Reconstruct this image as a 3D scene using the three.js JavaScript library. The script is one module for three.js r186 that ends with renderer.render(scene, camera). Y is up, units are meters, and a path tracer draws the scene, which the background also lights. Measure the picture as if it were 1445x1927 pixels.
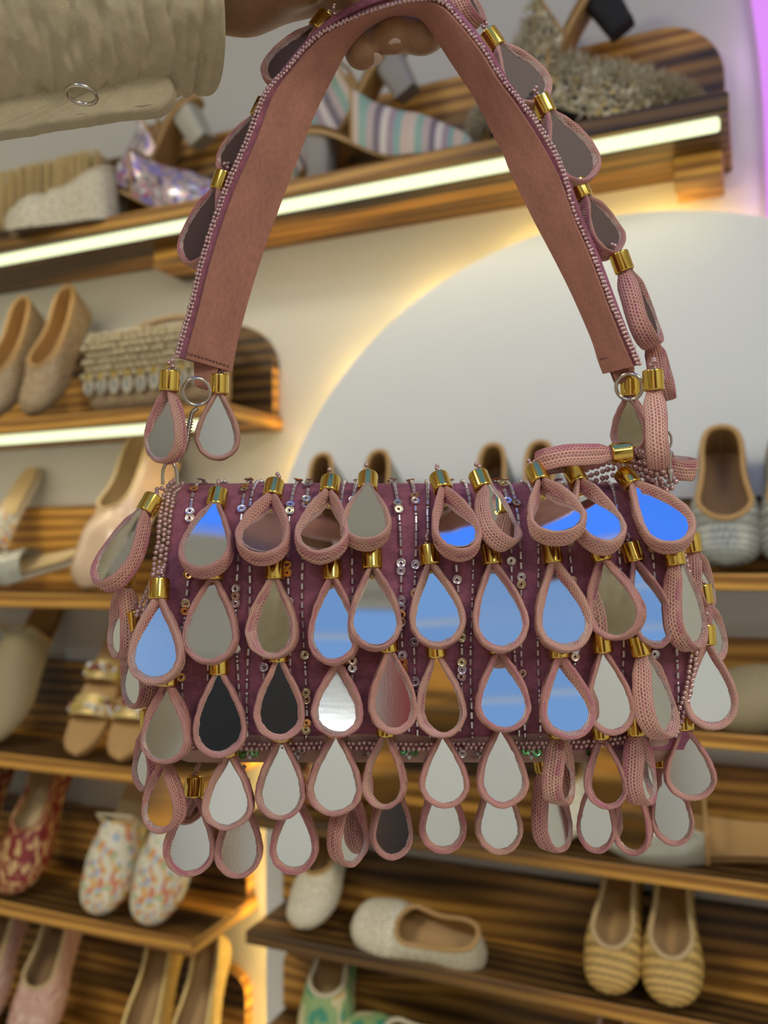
import * as THREE from 'three';
import { RoundedBoxGeometry } from 'three/addons/geometries/RoundedBoxGeometry.js';
import { mergeGeometries } from 'three/addons/utils/BufferGeometryUtils.js';
import { ImprovedNoise } from 'three/addons/math/ImprovedNoise.js';
import { MarchingCubes } from 'three/addons/objects/MarchingCubes.js';
import { RectAreaLightUniformsLib } from 'three/addons/lights/RectAreaLightUniformsLib.js';

// ---------------------------------------------------------------- camera, light, exposure
const scene = new THREE.Scene();
scene.background = new THREE.Color(0x000000);
const FOV = 62, FPX = 963.5 / Math.tan(THREE.MathUtils.degToRad(FOV / 2));
const camera = new THREE.PerspectiveCamera(FOV, 1445 / 1927, 0.02, 30);
camera.position.set(0, 1.35, 0);
camera.rotation.set(THREE.MathUtils.degToRad(2.3), 0, THREE.MathUtils.degToRad(-0.5), 'YXZ');
camera.focus = 0.376;
camera.userData.fStop = 7.2;
camera.updateMatrixWorld(true);
scene.add(camera);
const renderer = new THREE.WebGLRenderer({ antialias: true });
renderer.toneMapping = THREE.LinearToneMapping;
renderer.toneMappingExposure = 1.0;
renderer.shadowMap.enabled = true;
RectAreaLightUniformsLib.init();

const YAW = THREE.MathUtils.degToRad(23.3), WALL_D = 1.22, CEIL = 2.6;
const U = new THREE.Vector3(Math.cos(YAW), 0, Math.sin(YAW)), N = new THREE.Vector3(-Math.sin(YAW), 0, Math.cos(YAW));
// a point in the frame of the shelf wall: u along it, y up, w out of it
const wp = (u, y, w) => new THREE.Vector3(0, y, -WALL_D).addScaledVector(U, u).addScaledVector(N, w);
// the place (u, y) at distance w from the wall seen at a pixel
function seen(px, py, w) {
  const d = new THREE.Vector3((px - 722.5) / FPX, (963.5 - py) / FPX, -1).applyQuaternion(camera.quaternion);
  const t = wp(0, 0, w).sub(camera.position).dot(N) / d.dot(N);
  const p = camera.position.clone().addScaledVector(d, t).sub(new THREE.Vector3(0, 0, -WALL_D));
  return { u: p.dot(U), y: p.y };
}
const WALLQ = new THREE.Quaternion().setFromAxisAngle(new THREE.Vector3(0, 1, 0), -YAW);
const WARM = [1, 0.87, 0.62], WHITE = [0.93, 0.96, 0.98];
const rgb = (c, k = 1) => new THREE.Color().setRGB(c[0] * k, c[1] * k, c[2] * k);
function areaLight(color, intensity, w, h, pos, towards) {
  const l = new THREE.RectAreaLight(rgb(color), intensity, w, h);
  l.position.copy(pos); l.lookAt(towards); l.name = 'area_light'; scene.add(l);
  return l;
}
// ceiling lamps of the shop: three white panels and one long blue panel
const NEAR = [1, 0.93, 0.73];
const CEILING_PANELS = [[-0.75, 1.75, 0.6, 0.6, NEAR, 17], [1.75, 1.5, 0.6, 0.6, NEAR, 16], [0.4, 2.75, 0.6, 0.6, WHITE, 8.5], [2.1, 2.75, 0.6, 0.6, WHITE, 8.5]];
for (const [u, w, a, b, c, power] of CEILING_PANELS) {
  const p = wp(u, CEIL - 0.035, w);
  areaLight(c, power, a, b, p, p.clone().add(new THREE.Vector3(0, -1, 0.0001)));
}
const BLUE_PANELS = [[0.02, 0.02, 1.0, 1.1, [0.05, 0.19, 0.8], 0.75, 'deep blue glowing ceiling panel right above the bag'], [0.05, 1.5, 1.2, 1.3, [0.13, 0.25, 0.5], 0.72, 'pale blue glowing ceiling panel behind the camera']];
for (const [x, z, a, b, c, k] of BLUE_PANELS) areaLight(c, k, a, b, new THREE.Vector3(x, CEIL - 0.035, z), new THREE.Vector3(x, 0, z + 0.0001));

// ---------------------------------------------------------------- helpers
const rad = THREE.MathUtils.degToRad, V = (x, y, z) => new THREE.Vector3(x, y, z), V2 = (x, y) => new THREE.Vector2(x, y);
function rng(a) { return () => { a |= 0; a = a + 0x6D2B79F5 | 0; let t = Math.imul(a ^ a >>> 15, 1 | a); t = t + Math.imul(t ^ t >>> 7, 61 | t) ^ t; return ((t ^ t >>> 14) >>> 0) / 4294967296; }; }
const noise = new ImprovedNoise();
const nz = (x, y, z = 0) => noise.noise(x, y, z);
const clamp = (x, a = 0, b = 1) => Math.min(b, Math.max(a, x)), lerp = (a, b, t) => a + (b - a) * t;
const sstep = (a, b, x) => { const t = clamp((x - a) / (b - a)); return t * t * (3 - 2 * t); };
const mix3 = (a, b, t) => [0, 1, 2].map(i => lerp(a[i], b[i], clamp(t)));
const taken = {};
function numbered(name) { const n = taken[name] = (taken[name] ?? -1) + 1; return n ? `${name}_${String(n).padStart(3, '0')}` : name; }
function tag(o, label, category, group, kind) {
  if (label) o.userData.label = label;
  if (category) o.userData.category = category;
  if (group) o.userData.group = group;
  if (kind) o.userData.kind = kind;
  return o;
}
function thing(name, label, category, group) { const o = new THREE.Group(); o.name = numbered(name); scene.add(o); return tag(o, label, category, group); }
function part(parent, name, geo, mat, label) {
  const m = new THREE.Mesh(geo, mat);
  m.name = parent === scene ? numbered(name) : name; m.castShadow = m.receiveShadow = true; parent.add(m);
  if (label) m.userData.label = label;
  return m;
}
const merge = list => mergeGeometries(list.map(g => { const k = g.index ? g.toNonIndexed() : g.clone(); for (const a of Object.keys(k.attributes)) if (!['position', 'normal', 'uv'].includes(a)) k.deleteAttribute(a); return k; }));
const moved = (g, x, y, z) => g.clone().translate(x, y, z);
function sheet(nu, nv, fn, uvs) {     // grid surface fn(a, b) with a, b in 0..1
  const pos = [], uv = [], idx = [];
  for (let j = 0; j <= nv; j++) for (let i = 0; i <= nu; i++) {
    const p = fn(i / nu, j / nv); pos.push(p.x, p.y, p.z);
    const q = uvs ? uvs(i / nu, j / nv) : [i / nu, j / nv]; uv.push(q[0], q[1]);
  }
  for (let j = 0; j < nv; j++) for (let i = 0; i < nu; i++) {
    const a = j * (nu + 1) + i, b = a + 1, c = a + nu + 1, d = c + 1; idx.push(a, b, d, a, d, c);
  }
  const g = new THREE.BufferGeometry();
  g.setAttribute('position', new THREE.Float32BufferAttribute(pos, 3)); g.setAttribute('uv', new THREE.Float32BufferAttribute(uv, 2));
  g.setIndex(idx); g.computeVertexNormals();
  return g;
}
function boxUV(g) {                   // uv in metres by the dominant axis, grain along x
  g = g.index ? g.toNonIndexed() : g;
  const p = g.attributes.position, n = g.attributes.normal, uv = new Float32Array(p.count * 2);
  for (let i = 0; i < p.count; i++) {
    const ax = Math.abs(n.getX(i)), ay = Math.abs(n.getY(i)), az = Math.abs(n.getZ(i));
    const q = ax > ay && ax > az ? [p.getZ(i), p.getY(i)] : ay > az ? [p.getX(i), p.getZ(i) + 0.37] : [p.getX(i), p.getY(i)];
    uv[2 * i] = q[0]; uv[2 * i + 1] = q[1];
  }
  g.setAttribute('uv', new THREE.BufferAttribute(uv, 2));
  return g;
}
const box = (w, h, d, r = 0.002) => new RoundedBoxGeometry(w, h, d, 2, r);
const tube = (pts, r, n = 40, k = 8, closed = false) => new THREE.TubeGeometry(new THREE.CatmullRomCurve3(pts, closed), n, r, k, closed);
function texture(w, h, fn, srgb = true, sx = 1, sy = 1) {
  const d = new Uint8Array(w * h * 4);
  for (let y = 0; y < h; y++) for (let x = 0; x < w; x++) {
    const c = fn(x / w, y / h, x, y), i = 4 * (y * w + x);
    d[i] = clamp(c[0], 0, 255); d[i + 1] = clamp(c[1], 0, 255); d[i + 2] = clamp(c[2], 0, 255); d[i + 3] = 255;
  }
  const t = new THREE.DataTexture(d, w, h, THREE.RGBAFormat);
  t.wrapS = t.wrapT = THREE.RepeatWrapping; t.magFilter = THREE.LinearFilter; t.minFilter = THREE.LinearMipmapLinearFilter; t.generateMipmaps = true;
  if (srgb) t.colorSpace = THREE.SRGBColorSpace;
  t.repeat.set(sx, sy); t.needsUpdate = true;
  return t;
}
const std = (color, roughness = 0.6, o = {}) => new THREE.MeshStandardMaterial({ color, roughness, ...o });
const phys = (color, roughness = 0.6, o = {}) => new THREE.MeshPhysicalMaterial({ color, roughness, ...o });

// ---------------------------------------------------------------- materials
function wood(seed, dark) {
  const grain = (X, Yy) => {                     // metres
    const warp = nz(X * 1.3, Yy * 9, seed) * 0.9 + nz(X * 4, Yy * 22, seed + 3) * 0.3;
    let knot = 0; for (let q = 0; q < 4; q++) { const kx = (0.17 + 0.29 * q + 0.11 * seed) % 1.2, ky = 0.05 + (0.13 * q + 0.07 * seed) % 0.5; knot += Math.exp(-((X - kx) ** 2 * 160 + (Yy - ky) ** 2 * 1800)); }
    const r = Yy * 150 + warp * 2.4 + knot * 6;
    const ring = Math.pow(0.5 + 0.5 * Math.sin(r * 2.2), 1.5);
    const fine = nz(X * 9, Yy * 420, seed) * 0.5 + nz(X * 20, Yy * 900, seed + 9) * 0.35;
    const burn = sstep(-0.12, 0.4, nz(X * 1.6, Yy * 14, seed + 20) + 0.4 * nz(X * 5, Yy * 60, seed + 30) + dark);
    let c = mix3([226, 170, 78], [132, 86, 32], ring * 0.8 + fine * 0.5 + 0.1);
    c = mix3(c, [40, 26, 13], burn * (0.6 + 0.3 * ring) + knot * 0.5);
    return c;
  };
  const T = texture(1024, 512, (x, y) => {      // the ends are blended so that the grain runs on without a seam
    const a = grain(x * 1.2, y * 0.6);
    return x > 0.78 ? mix3(a, grain(x * 1.2 - 1.2, y * 0.6), sstep(0.78, 1, x)) : a;
  }, true, 1 / 1.2, 1 / 0.6);
  return std(0xffffff, 0.48, { map: T });
}
const WOOD = [wood(1.3, 0.05), wood(5.7, 0.09), wood(9.1, 0.02)], WOOD_DARK = wood(13.3, 0.26);
const M = {
  wall: std(rgb([0.66, 0.65, 0.6]), 0.9), panel: std(rgb([0.78, 0.81, 0.81]), 0.5), ceiling: std(0xe6e6e2, 0.9),
  floor: std(0xffffff, 0.25, { map: texture(256, 256, (x, y) => { const k = 196 + 14 * nz(x * 5, y * 5, 2) + 5 * nz(x * 40, y * 40, 4); return [k, k - 2, k - 8]; }) }),
  gold: std(rgb([0.80, 0.56, 0.13]), 0.14, { metalness: 1 }), steel: std(rgb([0.62, 0.58, 0.52]), 0.18, { metalness: 1 }),
  mirror: std(rgb([0.80, 0.82, 0.81]), 0.035, { metalness: 1 }),
  mirrorBack: phys(rgb([0.09, 0.048, 0.045]), 0.5),
  mirrorWorn: std(rgb([0.76, 0.78, 0.77]), 0.12, { metalness: 1, bumpScale: 0.00001, bumpMap: texture(256, 256, (x, y) => { const k = 128 + 90 * nz(x * 3 + 0.5 * nz(x * 5, y * 5, 3), y * 14, 4) + 40 * nz(x * 40, y * 8, 6); return [k, k, k]; }, false, 30, 30) }),
  bead: phys(rgb([0.62, 0.40, 0.38]), 0.14, { metalness: 0.55, clearcoat: 1, clearcoatRoughness: 0.1 }),
  bugle: phys(rgb([0.72, 0.66, 0.68]), 0.12, { metalness: 0.8, clearcoat: 1, clearcoatRoughness: 0.05 }),
  thread: std(0x6d4a3a, 0.9),
  tan: std(rgb([0.50, 0.30, 0.11]), 0.55), tanPale: std(rgb([0.60, 0.44, 0.22]), 0.5), tanDark: std(rgb([0.26, 0.14, 0.05]), 0.6), soleDark: std(rgb([0.10, 0.065, 0.035]), 0.6),
  nude: phys(rgb([0.68, 0.48, 0.32]), 0.35, { clearcoat: 0.6, clearcoatRoughness: 0.25 }),
  black: std(rgb([0.015, 0.015, 0.018]), 0.8), cream: std(rgb([0.66, 0.58, 0.42]), 0.7),
  silverHeel: std(rgb([0.52, 0.50, 0.40]), 0.4, { metalness: 0.1 }), greyHeel: std(rgb([0.35, 0.33, 0.31]), 0.5),
};
const glow = (c, k) => new THREE.MeshStandardMaterial({ color: 0x000000, emissive: rgb(c, k), emissiveIntensity: 1, roughness: 1 });

// ---------------------------------------------------------------- the room (frame of the shelf wall)
const inWall = (o, u = 0, y = 0, w = 0) => { o.position.copy(wp(u, y, w)); o.quaternion.copy(WALLQ); return o; };
function structure(name, geo, mat, u, y, w) { return tag(inWall(part(scene, name, geo, mat), u, y, w), null, null, null, 'structure'); }
const R = { u0: -2.3, u1: 2.9, w1: 3.7, t: 0.08 };
const RU = (R.u0 + R.u1) / 2, RW = R.u1 - R.u0;
structure('wall_back', new THREE.BoxGeometry(RW + 0.16, CEIL, R.t), M.wall, RU, CEIL / 2, -R.t / 2);
structure('wall_front', new THREE.BoxGeometry(RW + 0.16, CEIL, R.t), M.wall, RU, CEIL / 2, R.w1 + R.t / 2);
structure('wall_left', new THREE.BoxGeometry(R.t, CEIL, R.w1), M.wall, R.u0 - R.t / 2, CEIL / 2, R.w1 / 2);
structure('wall_right', new THREE.BoxGeometry(R.t, CEIL, R.w1), M.wall, R.u1 + R.t / 2, CEIL / 2, R.w1 / 2);
structure('floor', boxUV(new THREE.BoxGeometry(RW + 0.16, 0.1, R.w1 + 0.16)), M.floor, RU, -0.05, R.w1 / 2);
structure('ceiling', new THREE.BoxGeometry(RW + 0.16, 0.1, R.w1 + 0.16), M.ceiling, RU, CEIL + 0.05, R.w1 / 2);
// arched panel floating before the wall, lit from behind
const ARCH = { u: 0.335, y: 1.255, r: 0.5, w: 0.03, t: 0.022 };
{
  const s = new THREE.Shape();
  s.moveTo(-ARCH.r, -ARCH.y + 0.1); s.lineTo(ARCH.r, -ARCH.y + 0.1); s.lineTo(ARCH.r, 0); s.absarc(0, 0, ARCH.r, 0, Math.PI, false); s.lineTo(-ARCH.r, -ARCH.y + 0.1);
  const g = new THREE.ExtrudeGeometry(s, { depth: ARCH.t, bevelEnabled: true, bevelSize: 0.0015, bevelThickness: 0.0015, bevelSegments: 2, curveSegments: 90 });
  structure('wall_panel', g, M.panel, ARCH.u, ARCH.y, ARCH.w);
  // spacer ribs that carry the panel
  const ribs = [[-0.25, -0.3], [0.25, -0.3]].map(([x, y]) => moved(box(0.05, 1.2, ARCH.w, 0.002), x, y, -ARCH.w / 2));
  structure('trim_1', merge(ribs), M.wall, ARCH.u, ARCH.y, ARCH.w);
  const t = inWall(thing('led_strip_light', 'warm yellow light tape glowing behind the edge of the white arched panel', 'light'), ARCH.u, ARCH.y, 0);
  const rr = ARCH.r - 0.022, pts = [];
  for (let y = -1.1; y < 0; y += 0.1) pts.push(V(-rr, y, 0.014));
  for (let k = 0; k <= 30; k++) { const a = Math.PI * (1 - k / 30); pts.push(V(rr * Math.cos(a), rr * Math.sin(a), 0.014)); }
  for (let y = -0.1; y > -1.1; y -= 0.1) pts.push(V(rr, y, 0.014));
  part(t, 'glowing_tape', tube(pts, 0.005, 160, 6), glow([1, 0.64, 0.17], 8));
  const lamp = (i, k) => { const l = new THREE.PointLight(rgb([1, 0.64, 0.17]), k, 0, 2); l.position.copy(pts[i]).add(V(0, 0, 0.004)); l.shadow.radius = 0.4; l.castShadow = true; l.name = 'tape_light'; t.add(l); };
  for (const i of [4, 5, 6, 7, 8, 9, 10]) lamp(i, 0.045);
  for (let i = 13; i < 42; i += 3) lamp(i, 0.034);
}
// violet neon beside the arch
{
  const t = inWall(thing('neon_light', 'violet glowing neon strip on the wall at the upper right', 'light'), 0, 0, 0);
  const c = [[0.529, 1.70], [0.530, 1.80], [0.528, 1.90], [0.520, 2.0], [0.507, 2.1], [0.487, 2.22], [0.457, 2.35]];
  const pts = c.map(([u, y]) => V(u, y, 0.012));
  const cv = new THREE.CatmullRomCurve3(pts);
  part(t, 'neon_tube', sheet(80, 10, (a, b) => { const p = cv.getPoint(a), th = b * Math.PI * 2; return V(p.x + 0.021 * Math.cos(th), p.y, p.z + 0.010 * Math.sin(th)); }), glow([0.80, 0.30, 1.0], 0.95));
  for (const k of [0.1, 0.4, 0.7]) { const l = new THREE.PointLight(rgb([0.7, 0.4, 1]), 0.006, 0, 2); l.position.copy(cv.getPoint(k)).add(V(0, 0, 0.03)); l.castShadow = true; l.shadow.radius = 0.5; l.name = 'neon_glow'; t.add(l); }
}
// what the mirrors see behind the camera
for (const [i, [u, w, a, b, c]] of CEILING_PANELS.entries()) {
  const t = inWall(thing('ceiling_light', ['square white ceiling lamp on the left near the shelf wall', 'square white ceiling lamp on the right near the shelf wall', 'square white ceiling lamp by the dark doorway', 'square white ceiling lamp in the far right corner'][i], 'lamp', null), u, CEIL, w);
  part(t, 'frame', merge([[0, a / 2 + 0.01], [0, -a / 2 - 0.01]].map(([x, z]) => moved(box(b + 0.04, 0.03, 0.02), x, -0.015, z)).concat([[a / 2 + 0.01, 0], [-a / 2 - 0.01, 0]].map(([x, z]) => moved(box(0.02, 0.03, b), x, -0.015, z)))), M.ceiling);
  part(t, 'diffuser', moved(box(a, 0.012, b), 0, -0.01, 0), glow(c, 1.6));
}
for (const [x, z, a, b, c, k, label] of BLUE_PANELS) {
  const t = thing('blue_light_panel', label, 'lamp'); t.position.set(x, CEIL, z);
  part(t, 'frame', merge([moved(box(a + 0.06, 0.03, 0.03), 0, -0.015, b / 2 + 0.015), moved(box(a + 0.06, 0.03, 0.03), 0, -0.015, -b / 2 - 0.015), moved(box(0.03, 0.03, b), a / 2 + 0.015, -0.015, 0), moved(box(0.03, 0.03, b), -a / 2 - 0.015, -0.015, 0)]), M.ceiling);
  for (let q = 0; q < 5; q++) part(t, 'diffuser', moved(box(a, 0.012, b / 5 - 0.025), 0, -0.01, (q - 2) * b / 5), glow(c, k * (q % 2 ? 0.9 : 1.05)));
  part(t, 'divider', merge([0, 1, 2, 3].map(q => moved(box(a, 0.02, 0.022), 0, -0.012, (q - 1.5) * b / 5))), M.ceiling);
}
{
  // wooden shoe display opposite, whose warm wood shows in some mirrors
  const t = inWall(thing('display_cabinet', 'tall wooden display cabinet with light strips on the opposite wall', 'cabinet'), -0.45, 0, R.w1);
  part(t, 'back_panel', boxUV(moved(box(1.5, 2.1, 0.02), 0, 1.05, -0.01)), WOOD[2]);
  for (const x of [-0.76, 0.76]) part(t, 'side_panel', boxUV(moved(box(0.02, 2.1, 0.26), x, 1.05, -0.13)), WOOD[0]);
  for (const y of [0.3, 0.7, 1.1, 1.5, 1.9]) { part(t, 'shelf_board', boxUV(moved(box(1.5, 0.022, 0.24), 0, y, -0.14)), WOOD[1]); }
  for (const y of [0.7, 1.5]) {
    part(t, 'led_light', moved(box(1.46, 0.01, 0.012), 0, y - 0.016, -0.245), glow([1, 0.85, 0.5], 2));
    const p = wp(-0.45, y - 0.024, R.w1 - 0.24); areaLight(WARM, 34, 1.46, 0.012, p, p.clone().add(V(0, -1, 0)).addScaledVector(N, 0.6));
  }
}
{
  // dark doorway in the far wall
  const t = inWall(new THREE.Group(), 2.25, 0, R.w1); t.name = 'door_1'; scene.add(t); tag(t, null, null, null, 'structure');
  part(t, 'door_leaf', moved(box(0.95, 2.05, 0.03), 0, 1.025, -0.016), std(rgb([0.012, 0.014, 0.02]), 0.35));
  part(t, 'door_frame', merge([moved(box(0.06, 2.12, 0.05), -0.5, 1.06, -0.025), moved(box(0.06, 2.12, 0.05), 0.5, 1.06, -0.025), moved(box(1.06, 0.06, 0.05), 0, 2.1, -0.025)]), WOOD_DARK);
  part(t, 'door_handle', moved(tube([V(0, -0.15, 0), V(0, -0.1, -0.03), V(0, 0.1, -0.03), V(0, 0.15, 0)], 0.008, 20), -0.38, 1.0, -0.03), M.steel);
  const c = inWall(thing('curtain', 'red curtain hanging on the wall opposite the shelves', 'curtain'), 1.48, 0, R.w1 - 0.06);
  part(c, 'cloth', sheet(80, 4, (a, b) => V((a - 0.5) * 0.42, 0.15 + b * 1.95, 0.02 * Math.sin(a * 46))), std(rgb([0.42, 0.03, 0.04]), 0.85, { side: THREE.DoubleSide }));
  part(c, 'rod', new THREE.CylinderGeometry(0.01, 0.01, 0.5, 12).rotateZ(Math.PI / 2).translate(0, 2.1, 0), M.gold);
}

// ---------------------------------------------------------------- wooden shelves
const shelfList = {};
function shelf(key, label, { u0, u1, y, th = 0.022, w0 = 0, w1, boardH, r = 0.06, roundL = false, roundR = false, led = false, m = 0, brackets = [] }) {
  const t = inWall(thing('wall_shelf', label, 'shelf', null), (u0 + u1) / 2, y, w0);
  const len = u1 - u0, bt = 0.02;
  part(t, 'plank', boxUV(moved(box(len, th, w1 - w0, 0.003), 0, -th / 2, (w1 - w0) / 2)), WOOD_DARK);
  const s = new THREE.Shape(), h = boardH, x0 = -len / 2, x1 = len / 2 - 0.008;
  s.moveTo(x0, 0); s.lineTo(x1, 0);
  if (roundR) { s.lineTo(x1, h - r); s.absellipse(x1 - r, h - r, r, r, 0, Math.PI / 2, false); } else s.lineTo(x1, h);
  if (roundL) { s.lineTo(x0 + r, h); s.absellipse(x0 + r, h - r, r, r, Math.PI / 2, Math.PI, false); } else s.lineTo(x0, h);
  s.lineTo(x0, 0);
  part(t, 'backboard', boxUV(new THREE.ExtrudeGeometry(s, { depth: bt - 0.004, bevelEnabled: true, bevelSize: 0.002, bevelThickness: 0.002, bevelSegments: 2, curveSegments: 16 }).translate(0, 0.0025, 0.002)), WOOD[m % 3]);
  for (const [bu, bl] of brackets) part(t, 'bracket', boxUV(moved(box(bl, 0.03, 0.075, 0.003), bu - (u0 + u1) / 2, -th - 0.015, 0.04)), WOOD[m % 3]);
  if (led) {
    const wl = w1 - w0 - 0.014, L = len - 0.02;
    const strip = part(t, 'led_light', moved(box(L, 0.013, 0.014, 0.004), 0, -th - 0.0065, wl), glow([0.93, 1.0, 0.6], 1.4), 'glowing pale yellow light strip');
    strip.castShadow = false;
    const p = wp((u0 + u1) / 2, y - th - 0.016, w0 + wl);
    areaLight(WARM, 10, L, 0.014, p, p.clone().add(V(0, -1, 0)).addScaledVector(N, -0.35));
  }
  shelfList[key] = { y, w0, w1, bt };
}
shelf('A', 'long top wooden shelf with a bright light strip, holding heeled mules', { u0: -1.3, u1: 0.472, y: 1.829, w1: 0.165, boardH: 0.165, r: 0.075, roundR: true, led: true, m: 0, brackets: [[0.435, 0.055], [-0.32, 0.055]] });
shelf('B', 'lit wooden shelf on the left holding beige shoes and a beaded bag', { u0: -1.2, u1: -0.165, y: 1.547, w1: 0.165, boardH: 0.14, r: 0.07, roundR: true, led: true, m: 1, brackets: [] });
shelf('C', 'left wooden shelf with the nude peep toe mule on it', { u0: -1.2, u1: -0.19, y: 1.285, w1: 0.165, boardH: 0.133, r: 0.05, roundR: true, m: 2 });
shelf('D', 'left wooden shelf with the golden jewelled sandals on it', { u0: -1.2, u1: -0.2, y: 1.046, w1: 0.165, boardH: 0.112, r: 0.04, roundR: true, m: 0 });
shelf('E', 'left wooden shelf with white floral mules on it', { u0: -1.2, u1: -0.212, y: 0.829, w1: 0.165, boardH: 0.092, r: 0.035, roundR: true, m: 1 });
shelf('F', 'lowest left wooden shelf behind the golden open shoes', { u0: -1.2, u1: -0.215, y: 0.60, w1: 0.165, boardH: 0.115, r: 0.035, roundR: true, m: 2 });
const PW = ARCH.w + ARCH.t + 0.0015;
shelf('R1', 'upper right wooden shelf with silver beaded flats on it', { u0: -0.125, u1: 0.8, y: 1.319, th: 0.018, w0: PW, w1: 0.172, boardH: 0.08, roundL: true, r: 0.035, m: 0 });
shelf('R2', 'right wooden shelf partly hidden behind the pink handbag', { u0: -0.125, u1: 0.8, y: 1.155, th: 0.017, w0: PW, w1: 0.172, boardH: 0.083, roundL: true, r: 0.035, m: 2 });
shelf('R3', 'right wooden shelf with the silver toed tan mule on it', { u0: -0.125, u1: 0.8, y: 1.008, th: 0.017, w0: PW, w1: 0.172, boardH: 0.083, roundL: true, r: 0.035, m: 1 });
shelf('R4', 'right wooden shelf with cream slippers and a golden pair of flats', { u0: -0.125, u1: 0.8, y: 0.86, th: 0.017, w0: PW, w1: 0.172, boardH: 0.075, roundL: true, r: 0.04, m: 0 });
shelf('R5', 'lowest right wooden shelf with a green floral flat on it', { u0: -0.125, u1: 0.8, y: 0.715, th: 0.017, w0: PW, w1: 0.172, boardH: 0.088, roundL: true, r: 0.035, m: 2 });

// ---------------------------------------------------------------- shoes
function speckle(base, list, seed, scale = 40) {        // sparkling or printed cloth: list of [colour, threshold]
  return texture(256, 256, (x, y) => {
    let c = base;
    for (const [k, [col, th]] of list.entries()) { const v = nz(x * scale, y * scale, seed + k * 7.3); c = mix3(c, col, sstep(th, th + 0.12, v)); }
    return c;
  });
}
const cloth = (map, rough = 0.6, o = {}) => std(0xffffff, rough, { map, side: THREE.DoubleSide, ...o });
const C = {
  silver: cloth(texture(256, 256, (x, y) => { const r = 0.5 + 0.5 * Math.sin(y * 150), c = 0.5 + 0.5 * Math.sin(x * 260 + 8 * nz(x * 8, y * 8, 1)); const k = 128 + 62 * r * c + 70 * Math.max(0, nz(x * 70, y * 70, 3)); return [k, k + 2, k - 8]; }), 0.45, { metalness: 0.2 }),
  lace: cloth(texture(256, 256, (x, y) => { const d = Math.hypot((x * 9) % 1 - 0.5, (y * 9) % 1 - 0.5); const k = 220 + 26 * Math.sin(d * 26) + 40 * nz(x * 50, y * 50, 5); return [k, k - 8, k - 34]; }), 0.55),
  goldBraid: cloth(texture(256, 256, (x, y) => { const z = Math.abs(((y * 20) % 1) - 0.5) * 2, s = 0.5 + 0.5 * Math.sin((x * 26 + z * 1.6) * 6.283); const k = 0.42 + 0.28 * s + 0.36 * (1 - z) + 0.2 * nz(x * 60, y * 60, 2); return [222 * k + 25, 186 * k + 18, 108 * k + 8]; }), 0.6, { metalness: 0.05 }),
  floral: cloth(speckle([226, 220, 196], [[[224, 176, 96], 0.13], [[170, 184, 204], 0.2], [[212, 138, 104], 0.27], [[172, 190, 144], 0.3]], 3, 12), 0.5),
  redGold: cloth(speckle([128, 22, 18], [[[205, 172, 112], 0.02], [[110, 12, 10], 0.3]], 8, 17), 0.55),
  green: cloth(speckle([150, 178, 118], [[[70, 150, 120], 0.12], [[215, 205, 160], 0.2], [[216, 150, 48], 0.34]], 12, 8), 0.6),
  pinkDots: cloth(speckle([206, 164, 146], [[[172, 92, 84], 0.38], [[226, 196, 176], 0.25]], 17, 22), 0.6),
  beige: cloth(speckle([158, 132, 96], [[[205, 184, 150], 0.12], [[110, 88, 60], 0.25]], 21, 60), 0.5),
  woven: cloth(texture(128, 128, (x, y) => { const k = 0.75 + 0.25 * Math.sin(x * 180) * Math.sin(y * 180); return [214 * k, 196 * k, 150 * k]; }), 0.7),
  sparkle: cloth(speckle([176, 168, 166], [[[224, 190, 196], 0.06], [[150, 140, 208], 0.16], [[190, 90, 120], 0.34], [[80, 84, 96], 0.38], [[240, 240, 248], 0.3]], 25, 16), 0.25, { metalness: 0.25 }),
  stripes: cloth(texture(128, 256, (x, y) => { const cols = [[214, 196, 178], [150, 184, 168], [196, 178, 172], [128, 118, 128], [224, 214, 204], [170, 150, 160], [142, 178, 170], [214, 190, 172]]; return cols[Math.floor(y * 24) % 8]; }), 0.55),
  tweed: cloth(speckle([184, 174, 140], [[[226, 218, 186], 0.02], [[40, 38, 34], 0.16], [[212, 180, 90], 0.34]], 31, 34), 0.6),
  silverToe: cloth(texture(64, 64, (x, y) => { const k = 188 + 14 * nz(x * 6, y * 6, 3); return [k, k, k - 14]; }), 0.3, { metalness: 0.3 }),
  paleGold: cloth(speckle([214, 186, 120], [[[240, 220, 160], 0.2]], 41, 40), 0.4, { metalness: 0.4 }),
};
function curve(pts) { return t => { let i = 0; while (i < pts.length - 2 && t > pts[i + 1][0]) i++; const [a, b] = [pts[i], pts[i + 1]]; return lerp(a[1], b[1], clamp((t - a[0]) / (b[0] - a[0]))); }; }
function smooth(pts) {      // monotone-ish smooth curve through points
  return t => {
    let i = 0; while (i < pts.length - 2 && t > pts[i + 1][0]) i++;
    const p = k => pts[clamp(k, 0, pts.length - 1)], a = p(i), b = p(i + 1), h = b[0] - a[0] || 1, x = clamp((t - a[0]) / h);
    const m0 = (b[1] - p(i - 1)[1]) / ((b[0] - p(i - 1)[0]) || 1) * h, m1 = (p(i + 2)[1] - a[1]) / ((p(i + 2)[0] - a[0]) || 1) * h;
    return (2 * x ** 3 - 3 * x * x + 1) * a[1] + (x ** 3 - 2 * x * x + x) * m0 + (-2 * x ** 3 + 3 * x * x) * b[1] + (x ** 3 - x * x) * m1;
  };
}
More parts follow.
